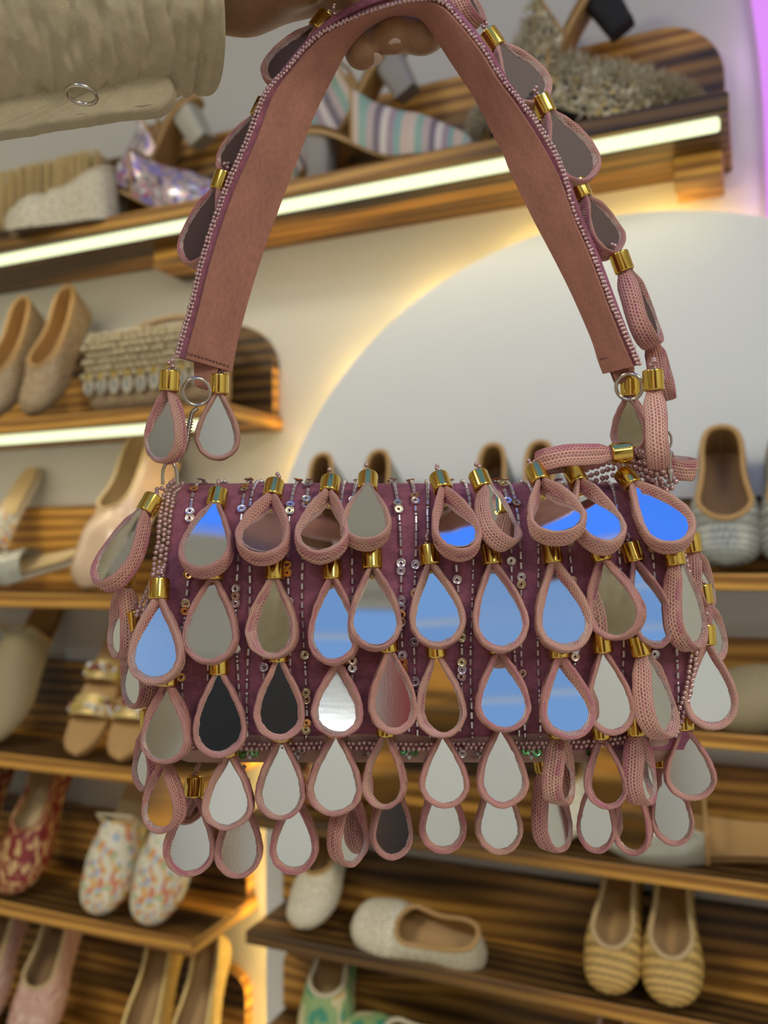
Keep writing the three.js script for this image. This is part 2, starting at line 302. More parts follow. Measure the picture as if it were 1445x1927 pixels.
// half width of the foot along it, 0 the heel and 1 the toe; round or pointed
const halfRound = smooth([[0, 0], [0.012, 0.14], [0.05, 0.25], [0.14, 0.32], [0.32, 0.335], [0.5, 0.40], [0.68, 0.49], [0.8, 0.475], [0.9, 0.40], [0.96, 0.285], [0.99, 0.145], [1, 0]]);
const halfPoint = smooth([[0, 0], [0.012, 0.14], [0.05, 0.25], [0.14, 0.32], [0.32, 0.32], [0.5, 0.40], [0.64, 0.48], [0.76, 0.42], [0.87, 0.27], [0.95, 0.13], [0.99, 0.045], [1, 0]]);
const ends = t => 0.5 - 0.5 * Math.cos(Math.PI * t);
/* One shoe in its own frame: toe tip at the origin, heel at -z, top up.
   back: whether a heel counter closes it; throat: where the opening ends; heel: height of a heel block. */
function shoeGeo({ L = 0.21, W = 0.08, point = false, back = true, throat = 0.6, from = 0.5, heel = 0, h = 0.045, thick = 0.006, bands = null, dip = 0.2, peep = false }) {
  const hw = t => Math.max(0, (point ? halfPoint : halfRound)(t)) * W, Z = t => (t - 1) * L;
  const lift = t => heel * (1 - sstep(0.1, 0.66, t)) + 0.008 * sstep(0.75, 1, t) * (heel ? 0 : 1);
  const G = {};
  G.sole = merge([sheet(28, 30, (a, b) => { const t = ends(b), x = Math.cos(Math.PI * 2 * a), y = Math.sin(Math.PI * 2 * a); return V(-hw(t) * 1.0 * x, lift(t) + (y > 0 ? thick : 0) + 0.0, Z(t)); })]);
  G.insole = sheet(12, 30, (a, b) => { const t = 0.006 + ends(b) * 0.985; return V((a * 2 - 1) * hw(t) * 0.95, lift(t) + thick + 0.0012 + 0.004 * (a * 2 - 1) ** 2, Z(t)); }, (a, b) => [a, b]);
  const ht = smooth(back ? [[0, h * 1.15], [0.12, h * 1.05], [0.35, h * 0.8], [0.55, h * 0.82], [0.68, h * 0.85], [0.85, h * 0.6], [0.95, h * 0.38], [1, h * 0.12]] : [[0, h], [0.5, h * 1.05], [0.68, h * 0.95], [0.85, h * 0.62], [0.95, h * 0.38], [1, h * 0.12]]);
  const t0 = back ? 0 : from;
  const oc = 0.30, ow = t => {   // half width of the opening
    if (t >= throat) return 0;
    const full = back ? Math.min(hw(t) * 0.80, W * 0.34) : W * 0.5;
    const e = clamp((throat - t) / (throat * dip));
    return full * Math.sqrt(clamp(1 - (1 - e) ** 2));
  };
  const side = (sg, inset) => (a, b) => {
    const t = back ? ends(b) : t0 + (1 - t0) * Math.sin(b * Math.PI / 2), an = a * Math.PI / 2;
    const w = Math.max(0.0001, hw(t) * 1.05 - inset), o = Math.min(ow(t), w * 0.92), hh = Math.max(0.001, ht(t) - inset * 0.3);
    const zz = back ? Z(t) * (1 - 2 * inset / L) - inset : Z(t);
    return V(sg * (o + (w - o) * Math.pow(Math.cos(an), 0.8)), lift(t) + thick * 0.6 + hh * Math.pow(Math.sin(an), 0.9), zz);
  };
  if (!bands) {
    G.upper = merge([sheet(14, 44, side(1, 0), (a, b) => [0.5 + a * 0.5, b]), sheet(14, 44, side(-1, 0), (a, b) => [0.5 - a * 0.5, b])]);
    G.lining = merge([sheet(10, 30, side(1, 0.0022)), sheet(10, 30, side(-1, 0.0022))]);
    if (back) {
      const loop = []; for (let k = 0; k <= 28; k++) { const t = throat * ends(k / 28), q = side(1, 0)(1, 0); const o = Math.min(ow(t), hw(t) * 0.95); loop.push(V(o, lift(t) + thick * 0.6 + ht(t), Z(t))); }
      for (let k = 27; k > 0; k--) { const p = loop[k]; loop.push(V(-p.x, p.y, p.z)); }
      G.binding = tube(loop, 0.0032, 110, 6, true);
    } else {
      const arc = []; for (let k = 0; k <= 24; k++) { const a = k / 24, s = a < 0.5 ? 1 : -1, q = side(s, 0)(1 - Math.abs(a * 2 - 1), 0); arc.push(q.setY(q.y + 0.0005)); }
      G.binding = tube(arc, 0.0022, 60, 6);
    }
  } else {
    G.bands = bands.map(([a0, a1, hh]) => {
      const f = (k, off) => { const t = lerp(a0, a1, 0.5), w = hw(t) * 1.04; return null; };
      const arch = off => (a, b) => { const t = lerp(a0, a1, b), w = hw(t) * 1.06 + off, an = Math.PI * a; return V(w * Math.cos(an), lift(t) + thick * 0.5 + (hh + off) * Math.pow(Math.sin(an), 0.75), Z(t)); };
      return merge([sheet(24, 6, arch(0), (a, b) => [a * 1.5, b * (a1 - a0) * 3]), sheet(24, 6, arch(-0.002), (a, b) => [a * 1.5, b * (a1 - a0) * 3])]);
    });
  }
  if (heel) {
    const tz = 0.15 * L;
    G.heel = sheet(24, 8, (a, b) => { const th = a * Math.PI * 2, s = lerp(1, 0.78, b); return V(0.021 * s * Math.sign(Math.cos(th)) * Math.abs(Math.cos(th)) ** 0.5, lerp(lift(0.1) + 0.001, 0, b), Z(0.13) + 0.021 * s * Math.sign(Math.sin(th)) * Math.abs(Math.sin(th)) ** 0.5); });
    G.heel = merge([G.heel, moved(box(0.033, 0.004, 0.033), 0, 0.002, Z(0.13))]);
  }
  return G;
}
const geoCache = {};
function shoe({ name = 'flat_shoe', label, category = 'shoe', group, geo = {}, m, lining = M.tan, insole = M.tan, binding = M.tan, sole = M.soleDark, heelM = M.silverHeel }) {
  const key = JSON.stringify(geo), G = geoCache[key] ??= shoeGeo(geo);
  const t = thing(name, label, category, group);
  part(t, 'sole', G.sole, sole); part(t, 'insole', G.insole, insole);
  if (G.upper) { part(t, 'upper', G.upper, m); part(t, 'lining', G.lining, lining.side === THREE.DoubleSide ? lining : dbl(lining)); part(t, 'topline', G.binding, binding); }
  if (G.bands) for (const b of G.bands) part(t, 'strap', b, m);
  if (G.heel) part(t, 'heel', G.heel, heelM);
  return t;
}
const dblCache = new Map();
function dbl(m) { if (!dblCache.has(m)) { const c = m.clone(); c.side = THREE.DoubleSide; dblCache.set(m, c); } return dblCache.get(m); }
// leaning: toe on the shelf, heel up against the backboard
function lean(o, shelfKey, px, py, tilt, spin = 0, w = 0.142, dy = 0) {
  const s = shelfList[shelfKey], q = seen(px, py, w);
  o.position.copy(wp(q.u, s.y + dy, w)); o.rotation.set(rad(tilt), -YAW + rad(spin), 0, 'YXZ');
  return o;
}
// standing side-on: toe towards the left (dir -1) or right (1), heel lifted by `up` degrees in the plane of the wall, top leaning out by `out`
function sideOn(o, shelfKey, px, dir, up, w, { out = 0, dy = 0, turn = 0 } = {}) {
  const s = shelfList[shelfKey], q = seen(px, 400, w);
  const py = 963.5 - 0; let u = q.u;
  { const target = s.y + dy; let a = 0, b = 1900; for (let k = 0; k < 40; k++) { const m = (a + b) / 2; if (seen(px, m, w).y > target) a = m; else b = m; } u = seen(px, a, w).u; }
  o.position.copy(wp(u, s.y + dy, w));
  o.quaternion.copy(WALLQ).multiply(new THREE.Quaternion().setFromEuler(new THREE.Euler(rad(out), 0, rad(dir < 0 ? up : -up), 'XZY')))
    .multiply(new THREE.Quaternion().setFromAxisAngle(V(0, 1, 0), rad(dir * 90 + turn)));
  return o;
}
const flat = { L: 0.195, W: 0.082, throat: 0.66, h: 0.042 };
// right side: silver beaded flats on the upper shelf, heels showing over the bag
{
  const spec = [[1366, 'complete silver beaded flat standing just right of the pink bag'], [1505, 'silver beaded flat cut off by the right picture edge'], [1010, 'silver beaded flat whose dark opening shows above the bag, right one of the middle pair'], [918, 'silver beaded flat whose dark opening shows above the bag, left one of the middle pair'], [697, 'silver beaded flat whose dark opening shows above the bag, right one of the left pair'], [588, 'silver beaded flat whose dark opening shows above the bag, leftmost']];
  for (const [px, label] of spec) lean(shoe({ label, group: 'silver beaded flats on the upper right shelf', m: C.silver, geo: { ...flat, W: px > 1300 ? 0.078 : 0.06, L: px > 1300 ? 0.157 : 0.15, throat: 0.72 }, insole: M.tanDark, lining: M.tanDark }), 'R1', px, 1065, 58, px > 1300 ? 4 : 3, 0.146);
}
lean(shoe({ label: 'golden braided flat, left one of the pair at the lower right', group: 'golden braided flats', m: C.goldBraid, geo: { L: 0.158, W: 0.063, throat: 0.74, h: 0.034, dip: 0.2 }, binding: M.tanPale }), 'R4', 1145, 1850, 46, -5, 0.162);
lean(shoe({ label: 'golden braided flat, right one of the pair at the lower right', group: 'golden braided flats', m: C.goldBraid, geo: { L: 0.158, W: 0.063, throat: 0.74, h: 0.034, dip: 0.2 }, binding: M.tanPale }), 'R4', 1262, 1870, 46, 1, 0.162);
lean(shoe({ label: 'cream lace flat leaning upright below the bag fringe', group: 'cream lace flats', m: C.lace, geo: { L: 0.165, W: 0.066, throat: 0.62, h: 0.034 } }), 'R4', 570, 1745, 47, -8, 0.15);
{
  const o = shoe({ label: 'cream lace flat lying sideways on the shelf below the bag', group: 'cream lace flats', m: C.lace, geo: { L: 0.175, W: 0.074, throat: 0.6, h: 0.045 } });
  sideOn(o, 'R4', 672, -1, 0, 0.125, { out: 38, dy: 0.012, turn: -6 });
}
lean(shoe({ label: 'green flat with orange and teal flowers at the bottom', m: C.green, geo: { L: 0.165, W: 0.07, throat: 0.66, h: 0.034 }, binding: M.cream }), 'R5', 598, 1925, 46, 4, 0.15);
sideOn(shoe({ label: 'green floral flat lying sideways, cut off by the lower picture edge', m: C.green, geo: { L: 0.17, W: 0.07, throat: 0.6, h: 0.045 }, binding: M.cream }), 'R5', 640, -1, 0, 0.13, { out: 38, dy: 0.012 });
lean(shoe({ name: 'mule', label: 'pink edged mule peeking in at the lower right edge', m: C.pinkDots, geo: { L: 0.135, W: 0.054, throat: 0.6, h: 0.034 }, binding: C.pinkDots }), 'R5', 1142, 2070, 48, -1, 0.158);
lean(shoe({ name: 'mule', label: 'pink edged mule, further right of the two at the lower edge', m: C.pinkDots, geo: { L: 0.135, W: 0.054, throat: 0.6, h: 0.034 }, binding: C.pinkDots }), 'R5', 1246, 2090, 48, -1, 0.158);
sideOn(shoe({ name: 'mule', label: 'tan mule with a pointed silver toe lying on its side', m: C.silverToe, geo: { L: 0.235, W: 0.075, point: false, back: false, from: 0.5, throat: 0.58, h: 0.042 }, insole: M.tan, sole: M.tanDark }), 'R3', 1122, -1, 0, 0.125, { out: 30, dy: 0.012, turn: 4 });
lean(shoe({ label: 'cream flat half hidden behind the lowest drops of the bag', m: C.lace, geo: { L: 0.16, W: 0.064, throat: 0.62, h: 0.034 } }), 'R3', 1050, 1590, 46, -3, 0.14);
lean(shoe({ label: 'red and gold beaded flat behind the hanging drops', m: C.redGold, geo: { L: 0.145, W: 0.066, throat: 0.6, h: 0.034 } }), 'R3', 598, 1560, 46, -3, 0.13);
sideOn(shoe({ name: 'mule', label: 'tan soled woven mule on the shelf beside the right edge of the bag', m: C.woven, geo: { L: 0.2, W: 0.075, back: false, from: 0.52, throat: 0.58, h: 0.042 }, insole: M.tan, sole: M.tanDark }), 'R2', 1296, -1, 0, 0.125, { out: 38, dy: 0.018, turn: 4 });
// left side
lean(shoe({ name: 'slip_on', label: 'beige glittering slip-on, left one of the pair beside the beaded bag', group: 'beige glittering slip-ons', m: C.beige, geo: { L: 0.225, W: 0.068, throat: 0.7, h: 0.045 }, insole: M.tan, lining: M.tan }), 'B', -14, 780, 58, 9, 0.145);
lean(shoe({ name: 'slip_on', label: 'beige glittering slip-on, right one of the pair beside the beaded bag', group: 'beige glittering slip-ons', m: C.beige, geo: { L: 0.235, W: 0.068, throat: 0.7, h: 0.045 }, insole: M.tan, lining: M.tan }), 'B', 66, 785, 58, 7, 0.145);
lean(shoe({ name: 'peep_toe_mule', label: 'large nude mule leaning beside the left of the bag', category: 'shoe', m: M.nude && dbl(M.nude), geo: { L: 0.255, W: 0.116, throat: 0.55, h: 0.06 }, binding: M.tanPale, insole: M.tanDark, lining: M.tanPale }), 'C', 172, 1130, 55, -16, 0.145);
sideOn(shoe({ name: 'sandal', label: 'silver banded flat sandal beside the nude mule', m: C.silverToe, geo: { L: 0.155, W: 0.07, bands: [[0.55, 0.85, 0.034]] }, insole: M.tanPale, sole: M.cream }), 'C', 0, -1, 8, 0.125, { out: 30, dy: 0.018, turn: 10 });
lean(shoe({ name: 'sandal', label: 'beige sandal with jewelled band cut off by the left edge', m: C.floral, geo: { L: 0.24, W: 0.08, bands: [[0.45, 0.7, 0.05]] }, insole: M.tanPale, sole: M.cream }), 'C', -60, 1130, 58, -8, 0.13);
lean(shoe({ name: 'slipper', label: 'woven cream slipper with tan footbed at the left edge', m: C.woven, geo: { L: 0.27, W: 0.095, back: false, from: 0.33, throat: 0.36, h: 0.05 }, insole: M.tan, sole: M.tanDark }), 'D', -22, 1430, 56, 4, 0.15);
const gem = { L: 0.245, W: 0.067, bands: [[0.42, 0.54, 0.03], [0.64, 0.77, 0.028]] };
for (const [px, py, spin, label] of [[150, 1452, 10, 'golden sandal with two jewelled straps, left one of the pair'], [232, 1462, 10, 'golden sandal with two jewelled straps, right one of the pair']]) {
  const o = lean(shoe({ name: 'sandal', label, group: 'golden jewelled sandals', m: C.paleGold, geo: gem, insole: M.tan, sole: M.tan }), 'D', px, py, 55, spin, 0.15);
  const r = rng(px), gs = { pearl: [], yellow: [], ruby: [] };
  for (const [t, hh] of [[0.48, 0.03], [0.705, 0.028]]) for (let k = 0; k < 14; k++) {
    const an = Math.PI * (0.12 + 0.76 * k / 13), w = halfRound(t) * 0.067 * 1.06, rr = 0.0025 + 0.0025 * r();
    gs[['pearl', 'yellow', 'ruby'][Math.floor(r() * 3)]].push(new THREE.SphereGeometry(rr, 8, 6).translate(w * Math.cos(an), 0.006 + (hh + 0.002) * Math.sin(an) ** 0.75, (t - 1) * 0.245 + (r() - 0.5) * 0.014));
  }
  for (const [k, c] of [['pearl', [0.8, 0.8, 0.75]], ['yellow', [0.75, 0.6, 0.08]], ['ruby', [0.25, 0.02, 0.03]]]) if (gs[k].length) part(o, 'gems', merge(gs[k]), C[k] ??= phys(rgb(c), 0.12, { clearcoat: 1 }));
}
for (const [px, py, spin, label] of [[22, 1690, 10, 'red and gold brocade flat near the left edge'], [-90, 1690, 10, 'red and gold brocade flat cut by the left edge']])
  lean(shoe({ label, group: 'red and gold brocade flats', m: C.redGold, geo: { L: 0.215, W: 0.08, throat: 0.6, h: 0.042 }, insole: M.tanPale, lining: M.tanPale, binding: C.redGold }), 'E', px, py, 52, spin, 0.15);
for (const [px, py, spin, label] of [[186, 1755, 8, 'white embroidered floral mule, left one of the pair'], [282, 1768, 8, 'white embroidered floral mule, right one of the pair']])
  lean(shoe({ name: 'mule', label, group: 'white floral mules', m: C.floral, geo: { L: 0.225, W: 0.078, back: false, from: 0.44, throat: 0.48, h: 0.044 }, insole: M.tanPale, sole: M.cream, binding: M.cream }), 'E', px, py, 52, spin, 0.154);
lean(shoe({ label: 'pink dotted flat at the lower left corner', m: C.pinkDots, geo: { L: 0.22, W: 0.08, throat: 0.62, h: 0.042 }, insole: M.tanDark, lining: M.tanPale, binding: M.tanPale }), 'F', 44, 1950, 52, 8, 0.15);
lean(shoe({ label: 'pink dotted flat further left, cut by the picture corner', m: C.pinkDots, geo: { L: 0.22, W: 0.08, throat: 0.62, h: 0.042 }, insole: M.tanDark, lining: M.tanPale, binding: M.tanPale }), 'F', -60, 1950, 52, 8, 0.15);
for (const [px, spin, label] of [[248, 10, 'golden open shoe, left one of the pair at the bottom'], [340, 10, 'golden open shoe, right one of the pair at the bottom']])
  lean(shoe({ name: 'open_shoe', label, group: 'golden open shoes', m: C.paleGold, geo: { L: 0.215, W: 0.07, throat: 0.76, h: 0.038 }, insole: M.tan, lining: M.tan, binding: C.paleGold }), 'F', px, 2060, 52, spin, 0.155);
// top shelf: heeled mules
const mule = { L: 0.245, W: 0.078, point: true, back: false, from: 0.52, throat: 0.58, heel: 0.062, h: 0.055 }, muleF = { ...mule, L: 0.25, from: 0.36, throat: 0.42, heel: 0.052, h: 0.062 };
sideOn(shoe({ name: 'heeled_mule', label: 'pastel sparkling heeled mule tilted up behind its mate', group: 'sparkling heeled mules', m: C.sparkle, geo: muleF, insole: M.tanPale, sole: M.tan }), 'A', 205, -1, 27, 0.05, { dy: 0.035, out: 10 });
sideOn(shoe({ name: 'heeled_mule', label: 'pastel sparkling heeled mule standing in front with toe to the right', group: 'sparkling heeled mules', m: C.sparkle, geo: muleF, insole: M.tanPale, sole: M.tan }), 'A', 446, 1, 1, 0.112, { dy: 0.002, out: 8 });
sideOn(shoe({ name: 'heeled_mule', label: 'pastel striped heeled mule tilted up behind its mate', group: 'striped heeled mules', m: C.stripes, geo: muleF, insole: M.tanPale, sole: M.tan, heelM: M.greyHeel }), 'A', 545, -1, 27, 0.05, { dy: 0.035, out: 10 });
sideOn(shoe({ name: 'heeled_mule', label: 'pastel striped heeled mule with toe to the right, seen through the strap', group: 'striped heeled mules', m: C.stripes, geo: muleF, insole: M.tanPale, sole: M.tan, heelM: M.greyHeel }), 'A', 900, 1, 3, 0.12, { dy: 0.002, out: 8 });
const muleB = shoe({ name: 'heeled_mule', label: 'furry golden tweed mule with black heel at the top right', group: 'furry tweed mules', m: C.tweed, geo: muleF, insole: M.tanPale, sole: M.tan, heelM: M.black });
sideOn(muleB, 'A', 900, -1, 29, 0.05, { dy: 0.045, out: 10 });
const muleC = shoe({ name: 'heeled_mule', label: 'furry golden tweed mule with dark edge near the round shelf end', group: 'furry tweed mules', m: C.tweed, geo: muleF, insole: M.tanPale, sole: M.black, heelM: M.black });
sideOn(muleC, 'A', 1312, 1, 1, 0.12, { dy: 0.002, out: 10 });
for (const o of [muleB, muleC]) {        // tufts of the furry cloth
  const r = rng(77), g = [], side = o.children.find(c => c.name === 'upper').geometry.attributes;
  for (let k = 0; k < 2200; k++) {
    const i = Math.floor(r() * side.position.count), p = V(0, 0, 0).fromBufferAttribute(side.position, i), n = V(0, 0, 0).fromBufferAttribute(side.normal, i);
    if (n.dot(V(p.x, p.y - 0.005, 0)) < 0) n.negate();
    const d = n.multiplyScalar(0.6).add(V((r() - 0.5), (r() - 0.5) * 0.8, r() - 0.3)).normalize(), l = 0.008 + 0.010 * r();
    g.push(new THREE.ConeGeometry(0.0016, l, 3).translate(0, l / 2, 0).applyQuaternion(new THREE.Quaternion().setFromUnitVectors(V(0, 1, 0), d)).translate(p.x, p.y, p.z));
  }
  tag(part(o, 'tufts', merge(g), C.tuft ??= std(rgb([0.56, 0.50, 0.35]), 0.55)), null, null, null, 'stuff');
}
sideOn(shoe({ name: 'loafer', label: 'white lace pointed loafer on the top shelf at the left', m: C.lace, geo: { L: 0.215, W: 0.08, point: true, throat: 0.5, h: 0.062 }, binding: M.cream }), 'A', 12, -1, -2, 0.15, { out: 12, dy: 0.004 });
{   // fringed golden clutch
  const t = inWall(thing('fringed_bag', 'golden bag with long hanging fringe under the sleeve', 'bag'), seen(95, 250, 0.07).u, 1.829, 0.07);
  part(t, 'body', moved(box(0.2, 0.13, 0.03, 0.012), 0, 0.095, -0.02), M.tanPale);
  const r = rng(5), g = [];
  for (let k = 0; k < 260; k++) { const l = 0.07 + 0.035 * r(), x = (r() - 0.5) * 0.21; g.push(new THREE.CylinderGeometry(0.0012, 0.0009, l, 4).translate(x, 0.155 - l / 2, 0.0 + 0.014 * r())); }
  tag(part(t, 'fringe', merge(g), std(rgb([0.74, 0.55, 0.22]), 0.45)), null, null, null, 'stuff');
}
{   // beige beaded handbag on the left shelf
  const a = seen(300, 770, 0.1);
  const t = inWall(thing('beaded_bag', 'beige beaded handbag with mirror drops on the lit left shelf', 'bag'), a.u, 1.547, 0.1);
  part(t, 'body', moved(box(0.225, 0.115, 0.07, 0.022), 0, 0.06, 0), C.beige);
  const r = rng(9), g = [], d = [], md = [];
  for (let row = 0; row < 7; row++) for (let k = 0; k < 17; k++) g.push(new THREE.SphereGeometry(0.0062, 8, 6).scale(1.15, 0.8, 1).translate(-0.106 + k * 0.0133 + (row % 2) * 0.006 + (r() - 0.5) * 0.003, 0.058 + row * 0.0105, 0.037 + (r() - 0.5) * 0.004 - Math.max(0, row - 4) ** 2 * 0.003));
  part(t, 'beading', merge(g), std(rgb([0.55, 0.46, 0.28]), 0.4));
  for (let k = 0; k < 9; k++) {
    const x = -0.096 + k * 0.024, f = part(t, 'mirror_drop', new THREE.TorusGeometry(0.0085, 0.0022, 6, 20).scale(0.9, 1.3, 1).translate(x, 0.04 + 0.003 * r(), 0.042), M.cream);
    part(f, 'mirror', new THREE.CylinderGeometry(0.0085, 0.0085, 0.001, 20).rotateX(Math.PI / 2 - 0.3 * r()).scale(0.9, 1.25, 1).translate(x, 0.041, 0.0425), M.mirror);
    part(f, 'ferrule', new THREE.CylinderGeometry(0.004, 0.004, 0.008, 10).translate(x, 0.056, 0.043), M.gold);
  }
  part(t, 'handle', tube([V(-0.1, 0.11, -0.01), V(-0.06, 0.138, -0.02), V(0, 0.15, -0.025), V(0.06, 0.14, -0.02), V(0.1, 0.11, -0.01)], 0.006, 40, 8), C.beige);
}

// ---------------------------------------------------------------- the pink handbag
// its own frame: x right, y up, z out of its front; the origin at the middle of its base
const bagBase = V((800 - 722.5) / FPX * 0.41, (963.5 - 1440) / FPX * 0.41, -0.41);
const bag = thing('handbag', 'pink velvet handbag covered with teardrop mirrors, held up by its suede strap', 'handbag');
bag.position.copy(bagBase.clone().applyMatrix4(camera.matrixWorld)); bag.quaternion.copy(camera.quaternion);
const P = (px, py, d) => V((px - 722.5) / FPX * d, (963.5 - py) / FPX * d, -d).sub(bagBase);
const eyeInBag = bagBase.clone().negate();
const pinkNet = (seed, base, tint) => texture(256, 256, (x, y) => {
  // fine hexagonal net: light threads over darker holes, dyed in streaks along the ribbon
  const gx = x * 8, gy = y * 14, row = Math.floor(gy), cx = (gx + (row % 2) * 0.5) % 1 - 0.5, cy = (gy % 1 - 0.5) * 0.8;
  const hole = 1 - sstep(0.16, 0.42, Math.hypot(cx * 0.8, cy * 1.1));
  const dye = sstep(0.0, 0.5, nz(x * 0.8, y * 3, seed) + 0.4 * nz(x * 1.2, y * 12, seed + 4));
  const c = mix3(base, tint, dye * 0.8);
  return c.map(k => k * (1.03 - 0.36 * hole) + 8 * nz(x * 60, y * 60, seed));
}, true);
const netBump = texture(256, 256, (x, y) => {
  const gx = x * 8, gy = y * 14, row = Math.floor(gy), cx = (gx + (row % 2) * 0.5) % 1 - 0.5, cy = (gy % 1 - 0.5) * 0.8;
  const k = 255 * sstep(0.16, 0.42, Math.hypot(cx * 0.8, cy * 1.1)); return [k, k, k];
}, false);
const NETS = [[3, [228, 168, 152], [210, 124, 144]], [9, [226, 174, 154], [204, 124, 136]], [15, [232, 178, 160], [212, 130, 142]], [22, [222, 162, 150], [200, 108, 138]]].map(a =>
  phys(0xffffff, 0.62, { map: pinkNet(...a), bumpMap: netBump, bumpScale: 0.00022, sheen: 0.35, sheenColor: rgb([0.9, 0.6, 0.6]), sheenRoughness: 0.5, side: THREE.DoubleSide }));
const fringeNet = phys(0xffffff, 0.4, { map: pinkNet(31, [226, 196, 186], [214, 160, 160]), bumpMap: netBump, bumpScale: 0.0003, metalness: 0.25, side: THREE.DoubleSide });
const suedeTex = texture(512, 512, (x, y) => { const k = 1 + 0.07 * nz(x * 9, y * 9, 1) + 0.07 * nz(x * 60, y * 60, 2) + 0.05 * nz(x * 160, y * 160, 6); return [166 * k, 113 * k, 95 * k]; });
const suede = phys(0xffffff, 0.95, { map: suedeTex, sheen: 0.25, sheenColor: rgb([0.7, 0.45, 0.4]), side: THREE.DoubleSide });
const velvetTex = texture(512, 512, (x, y) => { const k = 1 + 0.16 * nz(x * 14, y * 40, 1) + 0.12 * nz(x * 90, y * 160, 2); const c = mix3([160, 98, 120], [138, 80, 90], 0.5 + nz(x * 4, y * 4, 7)); return c.map(v => v * k); });
const velvet = phys(0xffffff, 0.9, { map: velvetTex, sheen: 0.4, sheenColor: rgb([0.7, 0.45, 0.55]), sheenRoughness: 0.4, side: THREE.DoubleSide });
const liningM = std(rgb([0.56, 0.36, 0.29]), 0.85);
const SEQ = [[0.72, 0.64, 0.62], [0.78, 0.58, 0.42], [0.85, 0.42, 0.14], [0.62, 0.56, 0.64], [0.7, 0.6, 0.35]].map(c => std(rgb(c), 0.22, { metalness: 0.85, side: THREE.DoubleSide }));
const greenSeq = std(rgb([0.25, 0.75, 0.3]), 0.15, { metalness: 0.8, side: THREE.DoubleSide });

// --- body and flap
const yPx = py => (963.5 - py) / FPX * 0.388 - bagBase.y;            // height in the bag of a pixel row on its front
const xPx = px => (px - 722.5) / FPX * 0.388 - bagBase.x;
const zOf = d => -d - bagBase.z;
const ROLL = 0.027, DC = 0.412, YTOP = yPx(906), YC = YTOP - ROLL, YBOT = yPx(1410), YBASE = yPx(1436);
const flapLen = { back: 0.03, roll: Math.PI * ROLL, front: YC - YBOT };
const flapTotal = flapLen.back + flapLen.roll + flapLen.front;
function flapAt(s, off = 0) {       // s metres along the flap from its back edge; returns {y, z, ny, nz}
  if (s < flapLen.back) return { y: YC - flapLen.back + s, z: zOf(DC) - ROLL - off, ny: 0, nz: -1 };
  if (s < flapLen.back + flapLen.roll) { const a = (s - flapLen.back) / ROLL; return { y: YC + (ROLL + off) * Math.sin(a), z: zOf(DC) - (ROLL + off) * Math.cos(a), ny: Math.sin(a), nz: -Math.cos(a) }; }
  const k = (s - flapLen.back - flapLen.roll) / flapLen.front, z = zOf(DC) + ROLL + 0.005 * Math.sin(Math.PI * Math.min(1, k * 1.05)) - 0.002 * k;
  return { y: YC - k * flapLen.front, z: z + off, ny: 0, nz: 1 };
}
const flapFront = py => { const y = yPx(py); if (y > YC) return DC - Math.sqrt(Math.max(0, ROLL * ROLL - (y - YC) ** 2)); return DC - ROLL - 0.005 * Math.sin(Math.PI * clamp((YC - y) / flapLen.front * 1.05)) ; };
const edgeL = s => lerp(xPx(336), xPx(296), clamp((s - 0.06) / 0.14)), edgeR = s => lerp(xPx(1262), xPx(1300), clamp((s - 0.06) / 0.14));
{
  const g = sheet(60, 4, (a, b) => V(0, 0, 0));
  const outer = sheet(70, 70, (a, b) => { const s = b * flapTotal, f = flapAt(s, 0.0 + 0.0006 * nz(a * 8, b * 6, 2)); return V(lerp(edgeL(s), edgeR(s), a), f.y, f.z); }, (a, b) => [a * 1.2, b * 0.9]);
  const inner = sheet(40, 50, (a, b) => { const s = b * flapTotal, f = flapAt(s, -0.003); return V(lerp(edgeR(s), edgeL(s), a), f.y, f.z); }, (a, b) => [a, b]);
  const rim = [0, 1].map(e => sheet(1, 60, (a, b) => { const s = b * flapTotal, f = flapAt(s, -0.003 * (e ? 1 - a : a)); return V(e ? edgeR(s) : edgeL(s), f.y, f.z); }));
  const foot = sheet(40, 1, (a, b) => { const f = flapAt(flapTotal, -0.003 * b); return V(lerp(edgeL(flapTotal), edgeR(flapTotal), a), f.y, f.z); });
  part(bag, 'flap', merge([outer, inner, ...rim, foot]), velvet);
  const sh = new THREE.Shape(), r2 = ROLL - 0.0055, cz = zOf(DC);
  sh.moveTo(cz + r2 + 0.001, YBASE + 0.012); sh.lineTo(cz + r2 + 0.002, YC); sh.absarc(cz, YC, r2, 0, Math.PI, false); sh.lineTo(cz - r2 - 0.004, YBASE + 0.012);
  sh.absarc(cz - r2 + 0.008, YBASE + 0.012, 0.012, Math.PI, Math.PI * 1.5, false); sh.lineTo(cz + r2 - 0.011, YBASE); sh.absarc(cz + r2 - 0.011, YBASE + 0.012, 0.012, -Math.PI / 2, 0, false);
  const len = xPx(1272) - xPx(328);
  const bg = new THREE.ExtrudeGeometry(sh, { depth: len - 0.012, bevelEnabled: true, bevelSize: 0.003, bevelThickness: 0.006, bevelSegments: 4, curveSegments: 20 });
  bg.translate(0, 0, -(len - 0.012) / 2).rotateY(-Math.PI / 2).scale(1, 1, 1);
  bg.applyMatrix4(new THREE.Matrix4().makeScale(1, 1, 1)); bg.translate((xPx(1272) + xPx(328)) / 2, 0, 0);
  part(bag, 'body', bg, liningM);
}
